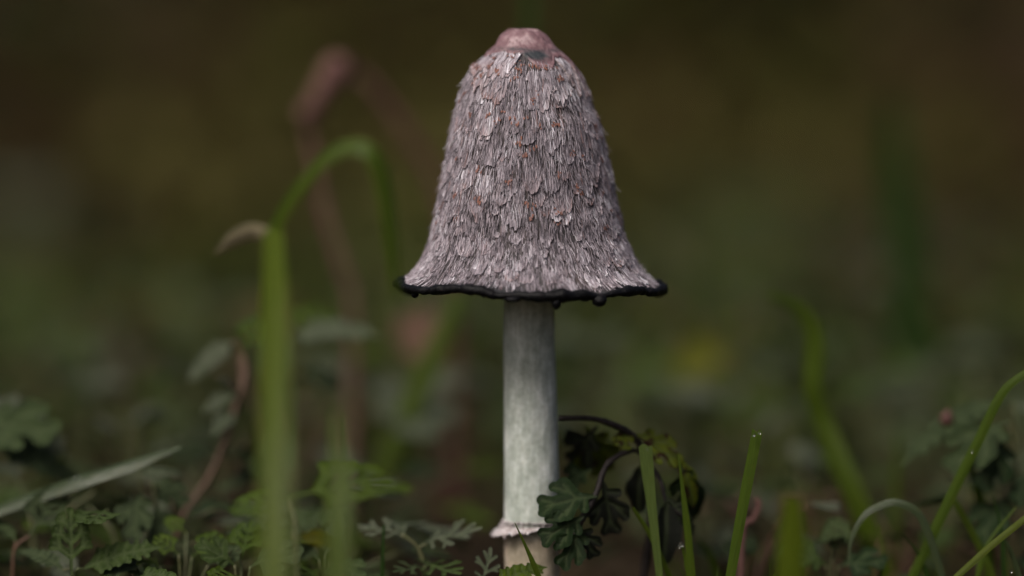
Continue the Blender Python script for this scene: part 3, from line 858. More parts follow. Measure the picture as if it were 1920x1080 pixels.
blade('soft-edged green grass blade beneath the grey drooping leaves', [(1855, 1085, .02), (1848, 990, .02), (1825, 895, .02), (1810, 850, .02)], [20, 24, 20, 5])
blade('short sharply folded grass blade with a dew drop', [(1912, 1085, -.012), (1898, 1042, -.012), (1886, 1014, -.012)], [10, 11, 5], 'grass_grey', dew=[(1896, 1071, -.014, 3)])
blade('thin upright grass blade in the clump beneath the grey leaves', [(1882, 1085, .002), (1878, 1000, .002), (1862, 930, .002)], [8, 10, 3], 'grass_dark')
blade('broad blurred yellow-green grass blade standing short in front', [(1480, 1090, -.085), (1483, 1010, -.085), (1486, 930, -.085)], [50, 52, 52, 34], 'grass_yellow', tw=(.1, .2), blunt=True)
blade('small blurred upright blade behind the thin arched blade', [(1676, 1000, .08), (1679, 900, .08), (1682, 810, .08)], [18, 18, 5], 'grass')
blade('blurred blade with pale curled tip behind the dew-tipped spike', [(1345, 1085, .02), (1330, 1040, .02), (1308, 1012, .02)], [16, 16, 8], 'grass')
blade('thin dark blade in front of the mushroom, crossing its ring', [(1012, 1088, -.020), (990, 1035, -.020), (965, 980, -.020)], [13, 11, 1.5], 'grass', tw=(.2, .3))
blade('thin dark green stiff blade in the bare gap beside the chervil plant', [(716, 1088, -.004), (717, 1040, -.004), (719, 984, -.004)], [9, 9, 6], 'grass_dark', blunt=True)
blade('vivid green blade slanting out from under the cap, well behind it', [(770, 760, .12), (800, 690, .12), (835, 615, .12), (862, 545, .12)], [40, 44, 44, 24], 'grass', tw=(.1, .2))
blade('dark green rush stem rising straight up behind the cap', [(975, 900, .16), (985, 500, .16), (990, 60, .16), (994, -120, .16)], [30, 30, 30, 26, 14], 'grass_dark')
blade('dark green blade rising tall in the blurred background right of the cap', [(1720, 760, .34), (1700, 560, .34), (1680, 330, .34), (1672, 180, .34)], [70, 80, 70, 20], 'grass_dark')
blade('broad grey-green leaf lying across the herbs with wet highlights', [(-60, 975, .010), (60, 930, .008), (150, 900, .006), (250, 868, .006), (338, 838, .008)], [30, 36, 36, 30, 8], 'grass_grey', tw=(1.0, .8), dew=[(140, 897, .002, 3.5), (148, 893, .002, 3), (131, 902, .002, 2.5), (155, 899, .002, 2.5)], ground=False)
blade('broad pale green blade blurred in front, beside the bent shoot', [(628, 1120, -.115), (632, 980, -.11), (634, 880, -.105), (628, 770, -.10)], [52, 54, 50, 36, 10], 'grass', tw=(.1, .3))
blade('thin blade curving right out of the clump below the drooping grey herb', [(1830, 1090, -.004), (1852, 1020, -.004), (1905, 950, -.004)], [8, 10, 3], 'grass', tw=(.2, .4))
blade('short upright blade between the arched and the hooked grass blades', [(1648, 1090, .006), (1655, 1040, .006), (1650, 985, .006)], [10, 12, 3], 'grass')
blade('fine blade leaning left at the foot of the arched blade', [(1742, 1090, .0), (1722, 1040, .0), (1690, 1000, .0)], [8, 9, 2], 'grass_dark')
# the bent shoot on the left
rt = P(512, 1330, -.135); rt.z = gz(rt.x, rt.y) - .002
e = empty('grass_shoot', rt, 'blurred bent grass shoot with arching leaf and dry side leaf in front', 'grass')
def shoot_part(name, px, wpx, mat, tw, n=30):
    pts = [P(*q) - rt for q in px]
    obj(name, blade_mesh(pts, [w * pxm(px[0][2]) for w in wpx], n, tw[0], tw[1], 0.3, False, random.random()), M[mat], e)
shoot_part('sheath', [(512, 1330, -.135), (512, 900, -.115), (511, 600, -.09), (508, 425, -.068)], [58, 62, 64, 50], 'grass_yellow', (.1, .2))
shoot_part('arched_leaf', [(505, 440, -.068), (545, 370, -.072), (600, 305, -.076), (650, 274, -.078), (695, 285, -.08), (722, 350, -.08), (738, 470, -.08), (742, 560, -.08)], [34, 30, 31, 33, 36, 35, 28, 6], 'grass', (.7, .5), 40)
shoot_part('dry_leaf', [(506, 440, -.066), (470, 436, -.062), (435, 452, -.06), (405, 476, -.058)], [24, 34, 30, 6], 'grass_dry', (.2, .4))

# ------------------------------------------------------------------ herbs one can pick out
UPF = (0.0, -0.75, 0.65)
herb('grey-green feathery herb with one upright frond in sharp focus', 'herb', (140, 1200, .0), [
    ((134, 1078, -.012), (131, 950, -.010), 'frond', 'herb', (0.1, -.9, .4), None),
    ((158, 1066, -.010), (282, 1008, -.014), 'serrate', 'herb', (-.3, -.75, .6), [(140, 1085, -.010)]),
    ((118, 1068, -.008), (40, 1012, -.004), 'serrate', 'herb', (.3, -.6, .7), [(138, 1085, -.008)])])
herb('grey-green feathery herb on a reddish bent stalk, its frond tilted right', 'herb', (22, 1210, .006), [
    ((55, 1004, .004), (112, 915, .006), 'frond2', 'herb', (0.2, -.8, .5), [(24, 1090, .004), (28, 1030, .004)]),
    ((30, 1015, .006), (-20, 960, .010), 'serrate', 'herb', (.3, -.6, .7), [(24, 1060, .006)])], 'stalk_brown')
herb('rounded grey-green lobed leaves drooping below the broad wet leaf', 'herb', (285, 1210, .012), [
    ((262, 922, .010), (243, 1006, .002), 'lobed', 'herb', (.0, -.9, .45), [(300, 1010, .014), (285, 940, .014)]),
    ((296, 945, .014), (290, 1022, .006), 'lobed', 'herb', (.3, -.9, .3), [(300, 1010, .014)]),
    ((285, 902, .016), (352, 940, .012), 'lobed', 'herb', (0, -.6, .8), [(300, 1010, .016)]),
    ((262, 890, .018), (345, 872, .022), 'serrate', 'grey_leaf', (0, -.5, .85), [(270, 960, .018)])])
herb('small bright green chervil sprig at the foot of the brown stem', 'herb', (345, 1200, -.004), [
    ((300, 1062, -.006), (248, 1042, -.012), 'chervil', 'herb_bright', UPF, None),
    ((296, 1090, -.006), (242, 1066, -.012), 'chervil', 'herb', UPF, None),
    ((335, 1040, -.004), (292, 1002, -.004), 'frond2', 'herb_bright', UPF, None),
    ((360, 1045, -.002), (408, 1000, -.004), 'frond2', 'herb_bright', UPF, None),
    ((350, 1000, .004), (310, 968, .006), 'frond', 'herb_bright', UPF, None),
    ((390, 1060, -.004), (450, 1030, -.008), 'frond', 'herb', UPF, None)])
herb('tall herb with brown stem and pale leaves beside the bent grass shoot', 'herb', (300, 1230, .03), [
    ((452, 660, .045), (500, 585, .05), 'frond2', 'herb_bright', UPF, [(330, 1000, .03), (400, 880, .035), (448, 760, .04)]),
    ((440, 640, .045), (345, 700, .04), 'serrate', 'grey_leaf', UPF, [(330, 1000, .03), (400, 880, .035), (456, 720, .04), (455, 670, .045)]),
    ((442, 770, .04), (402, 800, .03), 'oval', 'grey_leaf', UPF, [(330, 1000, .03), (400, 880, .035)]),
    ((446, 752, .04), (425, 700, .03), 'oval', 'grey_leaf', UPF, [(330, 1000, .03), (400, 880, .035)]),
    ((448, 740, .04), (372, 765, .04), 'oval', 'grey_leaf', UPF, [(330, 1000, .03), (400, 880, .035)])], 'stalk_brown', rad=.0005)
herb('cluster of notched green leaves spreading low between the two feathery herbs', 'herb', (215, 1230, -.016), [
    ((205, 1100, -.016), (90, 1092, -.022), 'serrate', 'herb', (0, -.5, .85), None),
    ((215, 1095, -.014), (232, 1020, -.006), 'lobed', 'herb', (0, -.8, .6), None),
    ((222, 1098, -.016), (330, 1085, -.022), 'frond', 'herb', (0, -.6, .8), None)])
herb('round-lobed green leaves crowding the foot of the bent grass shoot', 'herb', (455, 1230, -.01), [
    ((440, 1060, -.010), (372, 1010, -.012), 'lobed', 'herb', (0, -.7, .7), None),
    ((452, 1050, -.006), (470, 968, .0), 'frond2', 'herb_bright', (0, -.8, .6), None),
    ((470, 1062, -.010), (560, 1030, -.016), 'lobed', 'herb', (0, -.65, .75), None),
    ((450, 1080, -.014), (392, 1075, -.022), 'frond', 'herb_bright', (0, -.6, .8), None)])
herb('soft grey-green hairy leaves at the edge of the bare gap', 'herb', (610, 1230, .0), [
    ((600, 1050, .0), (535, 985, .004), 'lobed', 'herb', (0, -.8, .6), None),
    ((612, 1040, .002), (640, 960, .006), 'serrate', 'grey_leaf', (.2, -.8, .5), None),
    ((620, 1055, -.002), (672, 1072, -.012), 'lobed', 'herb', (.2, -.7, .7), None),
    ((600, 1070, -.006), (540, 1075, -.014), 'frond2', 'herb_bright', (0, -.6, .8), None)])
herb('low lobed leaves at the foot of the hooked grass blade', 'herb', (1560, 1230, .01), [
    ((1550, 1060, .008), (1470, 1020, .006), 'lobed', 'herb', (0, -.7, .7), None),
    ((1560, 1050, .01), (1575, 965, .016), 'frond', 'herb', (0, -.8, .6), None),
    ((1572, 1062, .006), (1660, 1045, .0), 'lobed', 'herb_dark', (0, -.65, .75), None)])
herb('pale silvery leaf reaching right from behind the bent grass shoot', 'herb', (560, 1100, .06), [
    ((548, 632, .06), (690, 594, .05), 'serrate', 'grey_leaf', (0, -.6, .8), [(556, 900, .06), (546, 720, .06)]),
    ((548, 640, .06), (618, 562, .07), 'frond2', 'herb_bright', UPF, [(556, 900, .06), (546, 720, .06)]),
    ((548, 720, .06), (640, 700, .07), 'frond', 'herb', UPF, [(556, 900, .06)])])
herb('small chervil-like plant with spreading leaves left of the mushroom ring', 'herb', (800, 1215, .0), [
    ((752, 1004, .0), (668, 978, .004), 'chervil', 'grey_leaf', (0, -.45, .9), [(797, 1080, .0), (784, 1028, .0)]),
    ((755, 1000, .0), (757, 962, .014), 'lobed', 'grey_leaf', (0, -.8, .6), [(797, 1080, .0), (784, 1028, .0)]),
    ((800, 1020, .0), (902, 984, -.004), 'chervil', 'grey_leaf', (0, -.45, .9), [(797, 1080, .0), (786, 1032, .0)]),
    ((800, 1018, .0), (860, 978, .02), 'frond', 'grey_leaf', (0, -.5, .85), [(797, 1080, .0), (786, 1032, .0)]),
    ((795, 1066, -.004), (735, 1066, -.01), 'chervil', 'herb', (0, -.4, .9), None),
    ((797, 1062, -.004), (862, 1070, -.014), 'chervil', 'herb', (0, -.4, .9), None),
    ((797, 1060, -.004), (838, 1052, .008), 'chervil', 'herb', (0, -.4, .9), None)])
herb('single upright cut-leaf sprig at the foot of the pale stem', 'herb', (902, 1200, -.012), [
    ((905, 1092, -.012), (922, 1024, -.010), 'chervil', 'grey_leaf', (-.15, -.95, .25), None)])
herb('green serrated leaf with tiny dew lying across the lower stem', 'herb', (915, 1200, -.02), [
    ((925, 1098, -.020), (1024, 1044, -.016), 'serrate', 'herb_bright', (-.2, -.7, .6), None)])
# wilted dark plant against the stem
e = empty('wilted_plant', Vector((P(1175, 1000, .004).x, .004, gz(.03, .004) - .001)), 'wilted blackish plant arching against the right of the pale stem', 'plant')
rw = Vector(e.location)
st1 = [rw, P(1210, 1060, .004), P(1222, 930, .002), P(1205, 850, 0), P(1188, 818, -.001), P(1150, 796, -.003), P(1105, 784, -.004), P(1048, 784, -.006)]
stalk(e, st1, .0011, .0006, M['stalk_black'], 'main_stalk', 8, .08)
st2 = [P(1205, 850, 0), P(1180, 845, -.002), P(1138, 872, -.006), P(1118, 925, -.009), P(1096, 965, -.011), P(1084, 985, -.012)]
stalk(e, st2, .0006, .0008, M['stalk_black'], 'side_stalk', 8, .16)
st3 = [P(1210, 860, 0), P(1238, 900, -.002), P(1252, 945, -.004), P(1290, 975, -.004)]
stalk(e, st3, .0006, .0004, M['stalk_black'], 'side_stalk', 7, .08)
for b, t, kind, mt, fc in [
    ((1118, 930, -.010), (1006, 945, -.014), 'lobed', 'herb_dark', (0, -.85, .5)),
    ((1096, 968, -.012), (1012, 1012, -.016), 'lobed', 'herb_dark', (.2, -.9, .3)),
    ((1092, 985, -.012), (1052, 1066, -.016), 'lobed', 'herb_dark', (.25, -.95, .1)),
    ((1085, 985, -.010), (1118, 1050, -.010), 'lobed', 'herb_black', (.1, -.9, .1)),
    ((1130, 900, -.006), (1152, 1010, -.006), 'lobed', 'herb_black', (.2, -.95, .1)),
    ((1110, 880, .002), (1040, 912, .004), 'lobed', 'herb_dark', (0, -.8, .5)),
    ((1120, 800, .004), (1060, 880, .010), 'lobed', 'herb_black', (-.2, -.9, .3)),
    ((1100, 800, .006), (1140, 900, .012), 'lobed', 'herb_spotted', (0, -.9, .3)),
    ((1185, 812, -.001), (1282, 862, -.004), 'lobed', 'herb_spotted', (.2, -.6, .75)),
    ((1262, 850, -.002), (1318, 948, -.002), 'oval', 'herb_spotted', (.6, -.7, .4)),
    ((1275, 872, -.002), (1290, 945, .0), 'lobed', 'herb_dark', (.1, -.9, .3)),
    ((1205, 862, .002), (1190, 972, .004), 'oval', 'herb_black', (-.3, -.9, .2)),
    ((1250, 930, -.004), (1250, 1066, -.008), 'oval', 'herb_black', (.2, -.95, .1)),
    ((1255, 935, -.004), (1310, 1002, -.004), 'serrate', 'herb_black', (.3, -.9, .3)),
    ((1290, 880, .002), (1316, 985, .006), 'oval', 'herb_dark', (.5, -.8, .2)),
    ((1160, 800, 0), (1175, 842, -.004), 'lobed', 'herb_spotted', (0, -.9, .4))]:
    place_leaf(e, kind, M[mt], P(*b), P(*t), fc)
# right-hand herb with grey drooping leaves and a red bud
e = herb('grey-leaved herb with arching drooping leaves and a small red bud', 'herb', (1860, 1180, .03), [
    ((1895, 752, .03), (1680, 812, .02), 'serrate', 'herb', (-.2, -.25, .95), [(1890, 1000, .03), (1910, 840, .03)]),
    ((1890, 790, .02), (1772, 870, .012), 'lobed', 'herb', (-.3, -.6, .75), [(1890, 1000, .025), (1905, 850, .02)]),
    ((1885, 820, .02), (1838, 912, .012), 'lobed', 'herb_dark', (0, -.9, .4), [(1890, 1000, .025), (1905, 870, .02)]),
    ((1900, 750, .035), (1985, 800, .03), 'serrate', 'grey_leaf', (.2, -.5, .8), [(1890, 1000, .03), (1910, 840, .03)]),
    ((1850, 820, .03), (1800, 760, .03), 'frond2', 'herb_bright', UPF, [(1890, 1000, .03), (1890, 880, .03)]),
    ((1893, 890, .02), (1960, 960, .012), 'lobed', 'herb_dark', (.2, -.7, .6), [(1890, 1000, .02)]),
    ((1890, 930, .02), (1830, 1010, .012), 'lobed', 'herb_dark', (-.2, -.7, .6), [(1890, 1000, .02)])])
bp = [P(1772, 800, .026), P(1774, 792, .026), P(1776, 780, .026), P(1778, 768, .026)]
stalk(e, [P(1890, 880, .03), P(1830, 860, .028), P(1772, 802, .026)], .0004, .0003, M['stalk'])
obj('bud', tube_mesh('bud', [q - Vector(e.location) for q in bp], [.0005, .0016, .0015, .0005], 10, 12), M['stalk_red'], e)
# bright foreground leaf sprays on the left
herb('bright green blurred leaf spray in front, left of the bare gap', 'herb', (560, 1230, -.055), [
    ((545, 935, -.05), (722, 872, -.05), 'frond2', 'herb_bright', (0, -.5, .85), [(556, 1010, -.055)]),
    ((545, 945, -.05), (430, 935, -.05), 'frond2', 'herb_bright', (0, -.5, .85), [(556, 1010, -.055)]),
    ((550, 1000, -.05), (470, 1000, -.05), 'lobed', 'herb_bright', UPF, [(556, 1040, -.055)]),
    ((550, 1010, -.05), (646, 1010, -.045), 'oval', 'yellow_leaf', (.2, -.6, .7), [(556, 1040, -.055)])])
herb('large soft grey leaf with a lilac back by the broad wet leaf', 'herb', (40, 1180, .035), [
    ((-30, 745, .035), (135, 830, .03), 'serrate', 'grey_leaf', (.2, -.7, .65), [(0, 1000, .035), (-40, 850, .035)]),
    ((-40, 790, .03), (100, 800, .02), 'lobed', 'herb', (.1, -.7, .65), [(0, 1000, .035), (-50, 850, .035)]),
    ((-20, 830, .025), (180, 885, .03), 'serrate', 'herb', (.1, -.6, .8), [(0, 1000, .035), (-40, 880, .035)])])
# yellow and pink leaves far back
herb('yellow leaf glowing out of focus behind the mushroom, to its right', 'herb', (1290, 850, .28), [
    ((1262, 706, .22), (1350, 640, .22), 'heart', 'yellow_leaf', (0, -.7, .75), None),
    ((1280, 720, .28), (1215, 690, .28), 'oval', 'herb_bright', (0, -.8, .6), None)])
herb('salmon pink dying leaf hanging behind the cap edge, left of the stem', 'herb', (790, 860, .16), [
    ((800, 570, .16), (770, 665, .15), 'lobed', 'pink_leaf', (0, -.95, .3), [(810, 760, .16), (815, 640, .16)])], 'stalk_red')
herb('pale silvery rosette out of focus between the bare gap and the stem', 'herb', (785, 960, .14), [
    ((785, 740, .14), (700, 720, .13), 'lobed', 'grey_leaf', (0, -.7, .7), [(785, 850, .14)]),
    ((785, 740, .14), (855, 705, .13), 'lobed', 'grey_leaf', (0, -.7, .7), [(785, 850, .14)]),
    ((785, 745, .14), (778, 790, .11), 'lobed', 'grey_leaf', (0, -.8, .6), [(785, 850, .14)])])

# silvery-leaved plants that read as pale patches in the blur
rq = random.Random(12)
for (x, y, d) in [(1345, 770, .16), (1420, 690, .22), (1555, 870, .10), (1645, 730, .18), (1745, 700, .2), (1095, 640, .2), (1190, 735, .15), (1330, 905, .07), (1600, 640, .26),
                  (150, 725, .16), (335, 705, .2), (245, 800, .09), (640, 690, .16), (900, 720, .2), (80, 650, .24), (1480, 770, .14)]:
    lv = []
    for k_ in range(4):
        a = rq.uniform(0, 6.28); q = rq.uniform(55, 85)
        bx, by = x + rq.uniform(-25, 25), y + rq.uniform(-12, 12)
        lv.append(((bx, by, d), (bx + q * math.cos(a), by + .45 * q * math.sin(a), d + .006 * math.sin(a)), rq.choice(['lobed', 'oval', 'heart', 'frond2']),
                   rq.choice(['grey_leaf', 'grey_leaf', 'grey_leaf', 'herb_bright']), (rq.uniform(-.3, .3), -.6, .8), None))
    herb('silvery-leaved plant showing as a pale patch in the blur behind the mushroom', 'herb', (x, y + 200, d), lv, group='silvery-leaved plants in the blur')

# ------------------------------------------------------------------ dead stalks
rp = P(655, 900, .15); rp.z = gz(rp.x, rp.y) - .002
e = empty('dead_stalk', rp, 'withered pinkish dead stalk with drooping seed head, left of the cap', 'plant')
stalk(e, [rp, P(662, 600, .15), P(648, 520, .15), P(612, 410, .15), P(590, 300, .15), P(575, 215, .15), P(605, 175, .15), P(640, 110, .15)], .0013, .0010, M['stalk_pink'], 'stalk', 8, .12)
for (a, b, r_) in [((572, 232), (590, 190), .0034), ((588, 196), (612, 160), .0032), ((606, 172), (632, 135), .0040), ((624, 150), (645, 105), .0042)]:
    p0, p1 = P(*a, .15), P(*b, .148)
    obj('seed_head', tube_mesh('seed_head', [p0 - rp, p0.lerp(p1, .4) - rp, p0.lerp(p1, .75) - rp, p1 - rp], [.0010, r_, r_ * .9, .0008], 9, 14, .12), M['stalk_pink'], e)
rp = P(860, 900, .19); rp.z = gz(rp.x, rp.y) - .002
e = empty('dead_stalk', rp, 'thin reddish dead stem slanting down behind the cap', 'plant')
stalk(e, [rp, P(850, 520, .19), P(828, 370, .19), P(770, 260, .19), P(700, 165, .19), P(668, 140, .19)], .0020, .0015, M['stalk_red'], 'stalk', 8, .08)
rp = P(1300, 960, .10); rp.z = gz(rp.x, rp.y) + .001
e = empty('fallen_stem', rp, 'reddish fallen stem lying on the soil behind the cut-tipped blade', 'stick')
stalk(e, [P(1290, 955, .10), P(1400, 946, .10), P(1480, 948, .10), P(1575, 936, .10)], .0017, .0013, M['stalk_red'], 'stalk', 8, .08)
rp = P(1385, 1060, .01); rp.z = gz(rp.x, rp.y) - .001
e = empty('tendril', rp, 'thin pinkish curled tendril beside the cut-tipped blade', 'tendril')
stalk(e, [rp, P(1392, 1005, .012), P(1412, 975, .012), P(1423, 950, .012), P(1420, 935, .012)], .0008, .0006, M['stalk_pink'], 'stalk', 7, .05)

# ------------------------------------------------------------------ repeated low herbs around and behind
def template(kinds, mats, nl, h, sp, seed, smat='stalk'):
    r = random.Random(seed)
    e = bpy.data.objects.new('low_herb', None); e.empty_display_size = .005; col.objects.link(e)
    for i in range(nl):
        a = 2 * math.pi * (i + r.uniform(-.3, .3)) / nl
        rr = sp * r.uniform(.45, 1.0); hh = h * r.uniform(.55, 1.0)
        b = Vector((rr * math.cos(a), rr * math.sin(a), hh))
        out = Vector((math.cos(a), math.sin(a), r.uniform(-.4, .35))).normalized()
        t = b + out * r.uniform(.011, .018)
        stalk(e, [Vector((0, 0, -.003)), Vector((b.x * .35, b.y * .35, hh * .75)), b], .0005, .0003, M[smat])
        place_leaf(e, r.choice(kinds), M[r.choice(mats)], b, t, (out.x * -.3, out.y * -.3 - .15, 1))
    return e
temps = [template(['frond', 'frond2'], ['herb'], 6, .030, .018, 1),
         template(['lobed'], ['herb', 'grey_leaf'], 6, .034, .016, 2),
         template(['chervil', 'frond'], ['herb', 'herb_bright'], 7, .028, .020, 3),
         template(['oval', 'heart'], ['herb', 'grey_leaf'], 6, .038, .018, 4, 'stalk_brown'),
         template(['lobed', 'serrate'], ['herb', 'herb_dark'], 6, .036, .020, 5, 'stalk_brown'),
         template(['frond2', 'oval'], ['herb_bright', 'herb'], 6, .032, .018, 6)]
def copy_tree(o, parent=None):
    c = o.copy(); col.objects.link(c); c.parent = parent
    for ch in o.children: copy_tree(ch, c)
    return c
spots = []
rs = random.Random(5)
def ok(x, y, dmin):
    return all((x - a) ** 2 + (y - b) ** 2 > dmin ** 2 for a, b, *_ in spots)
def scatter(n, x0, x1, y0, y1, dmin, smin, smax, grp, avoid):
    tries = 0; k_ = 0
    while k_ < n and tries < 4000:
        tries += 1
        y = rs.uniform(y0, y1); wx = (D0 + y) / D0
        x = rs.uniform(x0, x1) * wx
        if avoid(x, y) or not ok(x, y, dmin): continue
        spots.append((x, y, rs.uniform(smin, smax), grp)); k_ += 1
hollow = lambda x, y: (-.036 < x < .035 and -.40 < y < .10) or (.035 <= x < .10 and -.40 < y < .02)
scatter(30, -.140, -.030, .014, .11, .018, .8, 1.2, 0, hollow)
scatter(16, .035, .135, .02, .12, .022, .65, 1.0, 1, hollow)
scatter(84, -.17, .17, .11, .60, .030, 1.0, 1.8, 2, lambda x, y: False)
scatter(26, -.19, .19, .50, 1.35, .09, 2.0, 3.4, 3, lambda x, y: False)
KIND = ['feathery-fronded green', 'round-lobed green and grey', 'finely cut bright green', 'oval-leaved brown-stalked', 'dark lobed brown-stalked', 'bright green broad-fronded']
LAB = ['{} low herb in the leafy carpet left of the mushroom', '{} low herb among the grass behind the wilted plant', '{} herb out of focus in the undergrowth behind the mushroom', 'taller {} herb lost in the far blur behind the mushroom']
GRP = ['{} herbs carpeting the soil left of the mushroom', '{} herbs among the grass on the right', '{} blurred herbs behind the mushroom', 'tall {} herbs in the far blur']
first = [True] * len(temps)
for i, (x, y, s, gidx) in enumerate(spots):
    j = rs.randrange(len(temps))
    if gidx == 0: j = rs.choice([0, 1, 2, 4, 5])
    if first[j]: o = temps[j]; first[j] = False
    else: o = copy_tree(temps[j])
    o.location = (x, y, gz(x, y)); o.scale = (s, s, s)
    o.rotation_euler = (rs.uniform(-.12, .12), rs.uniform(-.12, .12), rs.uniform(0, 6.28))
    tag(o, LAB[gidx].format(KIND[j]), 'herb', GRP[gidx].format(KIND[j]))

# ------------------------------------------------------------------ masses nobody could count
def leaf_mass(name, pts, sizes, tilt, mat, label, cat, seed, wid=0.55):
    """thousands of small folded leaves as one mesh"""
    r = np.random.default_rng(seed)
    N = len(pts)
    u = np.array([[0, 0], [.3, -.5], [.3, 0], [.3, .5], [.7, -.42], [.7, 0], [.7, .42], [1, 0]])
    zl = np.array([0, .10, .02, .10, .04, -.05, .04, -.18])
    fq = np.array([[0, 1, 2, 2], [0, 2, 3, 3], [1, 4, 5, 2], [2, 5, 6, 3], [4, 7, 5, 5], [5, 7, 6, 6]])
    az = r.uniform(0, 2 * math.pi, N); el = r.normal(0, tilt, N); ro = r.normal(0, 0.5, N)
    x = np.stack([np.cos(az) * np.cos(el), np.sin(az) * np.cos(el), np.sin(el)], -1)
    up = np.stack([-np.cos(az) * np.sin(el), -np.sin(az) * np.sin(el), np.cos(el)], -1)
    sd = np.cross(up, x)
    y = sd * np.cos(ro)[:, None] + up * np.sin(ro)[:, None]; z = np.cross(x, y)
    V = pts[:, None] + sizes[:, None, None] * (x[:, None] * u[None, :, :1] + y[:, None] * u[None, :, 1:] * wid + z[:, None] * zl[None, :, None])
    faces = []
    base = (np.arange(N) * 8)[:, None]
    tris = np.concatenate([base + np.array(t) for t in ([0, 1, 2], [0, 2, 3], [4, 7, 5], [5, 7, 6])])
    quads = np.concatenate([base + np.array(t) for t in ([1, 4, 5, 2], [2, 5, 6, 3])])
    uv = (np.tile(u, (N, 1)) + np.repeat(r.uniform(0, 50, (N, 2)), 8, 0))
    me = mesh(name, V.reshape(-1, 3), tris.tolist() + quads.tolist(), uv, {'rnd': np.repeat(r.uniform(0, 1, N), 8)})
    o = obj(name, me, mat)
    return tag(o, label, cat, kind='stuff')
def scatter_pts(n, ymin, ymax, halfw, hfun, seed, power=1.0):
    r = np.random.default_rng(seed)
    y = ymin + (ymax - ymin) * r.uniform(0, 1, n) ** power
    x = r.uniform(-1, 1, n) * (halfw + 0.75 * (y - ymin))
    z = ground_z(x, y)
    return np.stack([x, y, z + hfun(r, n, x, y)], -1)
r_ = np.random.default_rng(77)
pts = scatter_pts(13000, .38, 1.9, .75, lambda r, n, x, y: r.uniform(.002, 1, n) * (.015 + .055 * vnoise(x * 9 + 50, y * 9 + 50, 15)), 21, 1.3)
leaf_mass('ground_cover', pts, r_.uniform(.008, .022, len(pts)), .45, M['cover'], 'carpet of small mixed leaves blurred far behind the mushroom', 'ground cover', 31)
pts = scatter_pts(2600, -.10, .5, .22, lambda r, n, x, y: r.uniform(.0005, .004, n), 23)
leaf_mass('leaf_litter', pts, r_.uniform(.004, .011, len(pts)), .25, M['litter_shaded'], 'small brown rotting leaves on the soil, darkened for shade under the herbs', 'leaf litter', 33)
pts = scatter_pts(9000, 1.6, 6.5, 1.6, lambda r, n, x, y: r.uniform(.002, .03, n), 25)
leaf_mass('bank_litter', pts, r_.uniform(.03, .075, len(pts)), .35, M['litter'], 'brown fallen leaves covering the bank in the far background', 'leaf litter', 35)
pts = scatter_pts(8000, 1.7, 6.0, 1.6, lambda r, n, x, y: r.uniform(.01, .22, n) * (vnoise(x * 1.1 + 20, y * 1.1 + 20, 17) + x * .35 > .5), 27)
pts = pts[pts[:, 2] - ground_z(pts[:, 0], pts[:, 1]) > .004]
leaf_mass('bank_greenery', pts, r_.uniform(.03, .08, len(pts)), .5, M['hedge'], 'dark green plants growing over the far bank', 'ground cover', 37)
pts = scatter_pts(5200, 1.5, 4.2, .1, lambda r, n, x, y: r.uniform(.005, .06, n), 29)
pts = pts[np.abs(pts[:, 0] - .04) < .16 + .30 * vnoise(pts[:, 1] * 2.0, pts[:, 0] * 0 + 4, 19)]
leaf_mass('bank_bright_grass', pts, r_.uniform(.03, .07, len(pts)), .6, M['straw'], 'pale grass patch added to brighten the bank straight behind the mushroom', 'ground cover', 39, wid=.3)  # added pale patch, brightens the middle of the blurred background
# short grass tufts in the distance and low grass by the roots: one mesh each
def grass_mass(name, pts, hmin, hmax, wmin, wmax, mat, label, seed):
    r = np.random.default_rng(seed)
    N = len(pts); K = 5
    h = r.uniform(hmin, hmax, N); w = r.uniform(wmin, wmax, N); az = r.uniform(0, 6.283, N); lean = r.uniform(.1, .9, N); fa = r.uniform(0, 6.283, N)
    V = []; U = []
    for j in range(K):
        t = j / (K - 1)
        c = pts + np.stack([np.cos(az) * lean * h * t ** 2 * .8, np.sin(az) * lean * h * t ** 2 * .8, h * t * (1 - .35 * lean * t)], -1)
        s = np.stack([np.cos(fa), np.sin(fa), 0 * fa], -1) * (w * (1 - t ** 2) / 2 + .00005)[:, None]
        V += [c - s, c + s]; U += [np.tile([0, t], (N, 1)), np.tile([1, t], (N, 1))]
    V = np.stack(V, 1).reshape(-1, 3); U = np.stack(U, 1).reshape(-1, 2)
    q = np.array([[2 * j, 2 * j + 1, 2 * j + 3, 2 * j + 2] for j in range(K - 1)])
    F = (q[None] + (np.arange(N) * K * 2)[:, None, None]).reshape(-1, 4)
    return tag(obj(name, mesh(name, V, F, U, {'rnd': np.repeat(r.uniform(0, 1, N), K * 2)}), mat), label, 'grass', kind='stuff')
pts = scatter_pts(900, .2, 1.8, .30, lambda r, n, x, y: np.full(n, -.002), 41)
grass_mass('far_grass', pts, .04, .11, .002, .005, M['grass'], 'scattered grass blades lost in the blur behind the mushroom', 51)
gp = []
rr_ = np.random.default_rng(61)
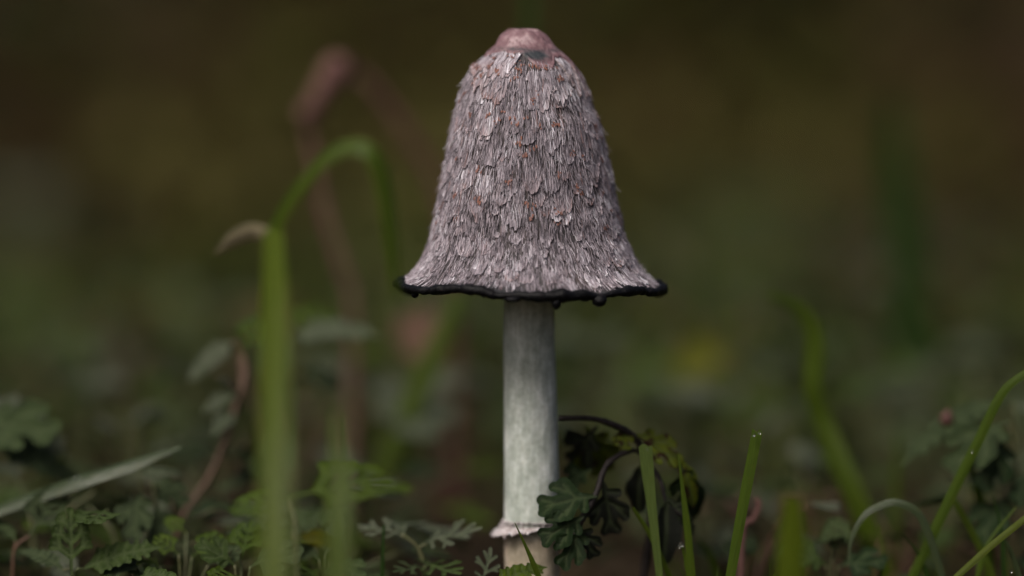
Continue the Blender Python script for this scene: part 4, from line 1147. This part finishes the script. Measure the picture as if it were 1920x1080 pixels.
while len(gp) < 240:
    x, y = rr_.uniform(-.15, .16), rr_.uniform(-.05, .10)
    if -.036 < x < .032 or (x < 0 and rr_.uniform() < .75): continue
    gp.append((x, y, gz(x, y) - .002))
grass_mass('low_grass', np.array(gp), .012, .032, .0008, .0018, M['grass'], 'fine short grass between the herbs by the mushroom', 53)

# ------------------------------------------------------------------ shrubs on the bank
def shrub(x, y, h, w, seed, label):
    r = np.random.default_rng(seed)
    z0 = gz(x, y)
    e = empty('shrub', (x, y, z0 - .03), label, 'shrub', 'dark shrubs on the far bank')
    tips = []
    for i in range(7):
        a = r.uniform(0, 6.28); s = r.uniform(.2, .5) * w
        top = Vector((math.cos(a) * s, math.sin(a) * s, h * r.uniform(.55, .95)))
        obj('branch', tube_mesh('branch', [Vector((0.03 * math.cos(a), .03 * math.sin(a), 0)), Vector((top.x * .3, top.y * .3, top.z * .45)), top], [.028, .018, .006], 7, 12, .05), M['bark'], e)
        tips.append(top)
    N = 1500
    t = np.array([tuple(tips[k_]) for k_ in r.integers(0, len(tips), N)])
    d = r.standard_normal((N, 3)); d /= np.linalg.norm(d, axis=1, keepdims=True)
    p = t * r.uniform(.35, 1.05, (N, 1)) + d * (r.uniform(0, 1, (N, 1)) ** .6) * np.array([.34 * w, .34 * w, .25 * h])
    p[:, 2] = np.maximum(p[:, 2], .06)
    o = leaf_mass('foliage', p, r.uniform(.04, .09, N), .6, M['hedge'], None, None, seed + 1)
    o.parent = e
SL = [(-2.6, 4.6, 1.5, 1.3), (-1.5, 5.2, 1.7, 1.4), (-.4, 5.6, 1.6, 1.4), (.7, 5.0, 1.7, 1.4), (1.7, 4.4, 1.6, 1.3), (2.7, 3.8, 1.6, 1.4), (-3.5, 3.7, 1.6, 1.4), (.85, 3.4, 1.0, .9), (-4.1, 2.4, 1.7, 1.4), (3.6, 2.6, 1.7, 1.4)]
for i, (x, y, h, w) in enumerate(SL):
    shrub(x, y, h, w, 200 + 7 * i, 'dark leafy shrub lost in the blur at the back of the bank')
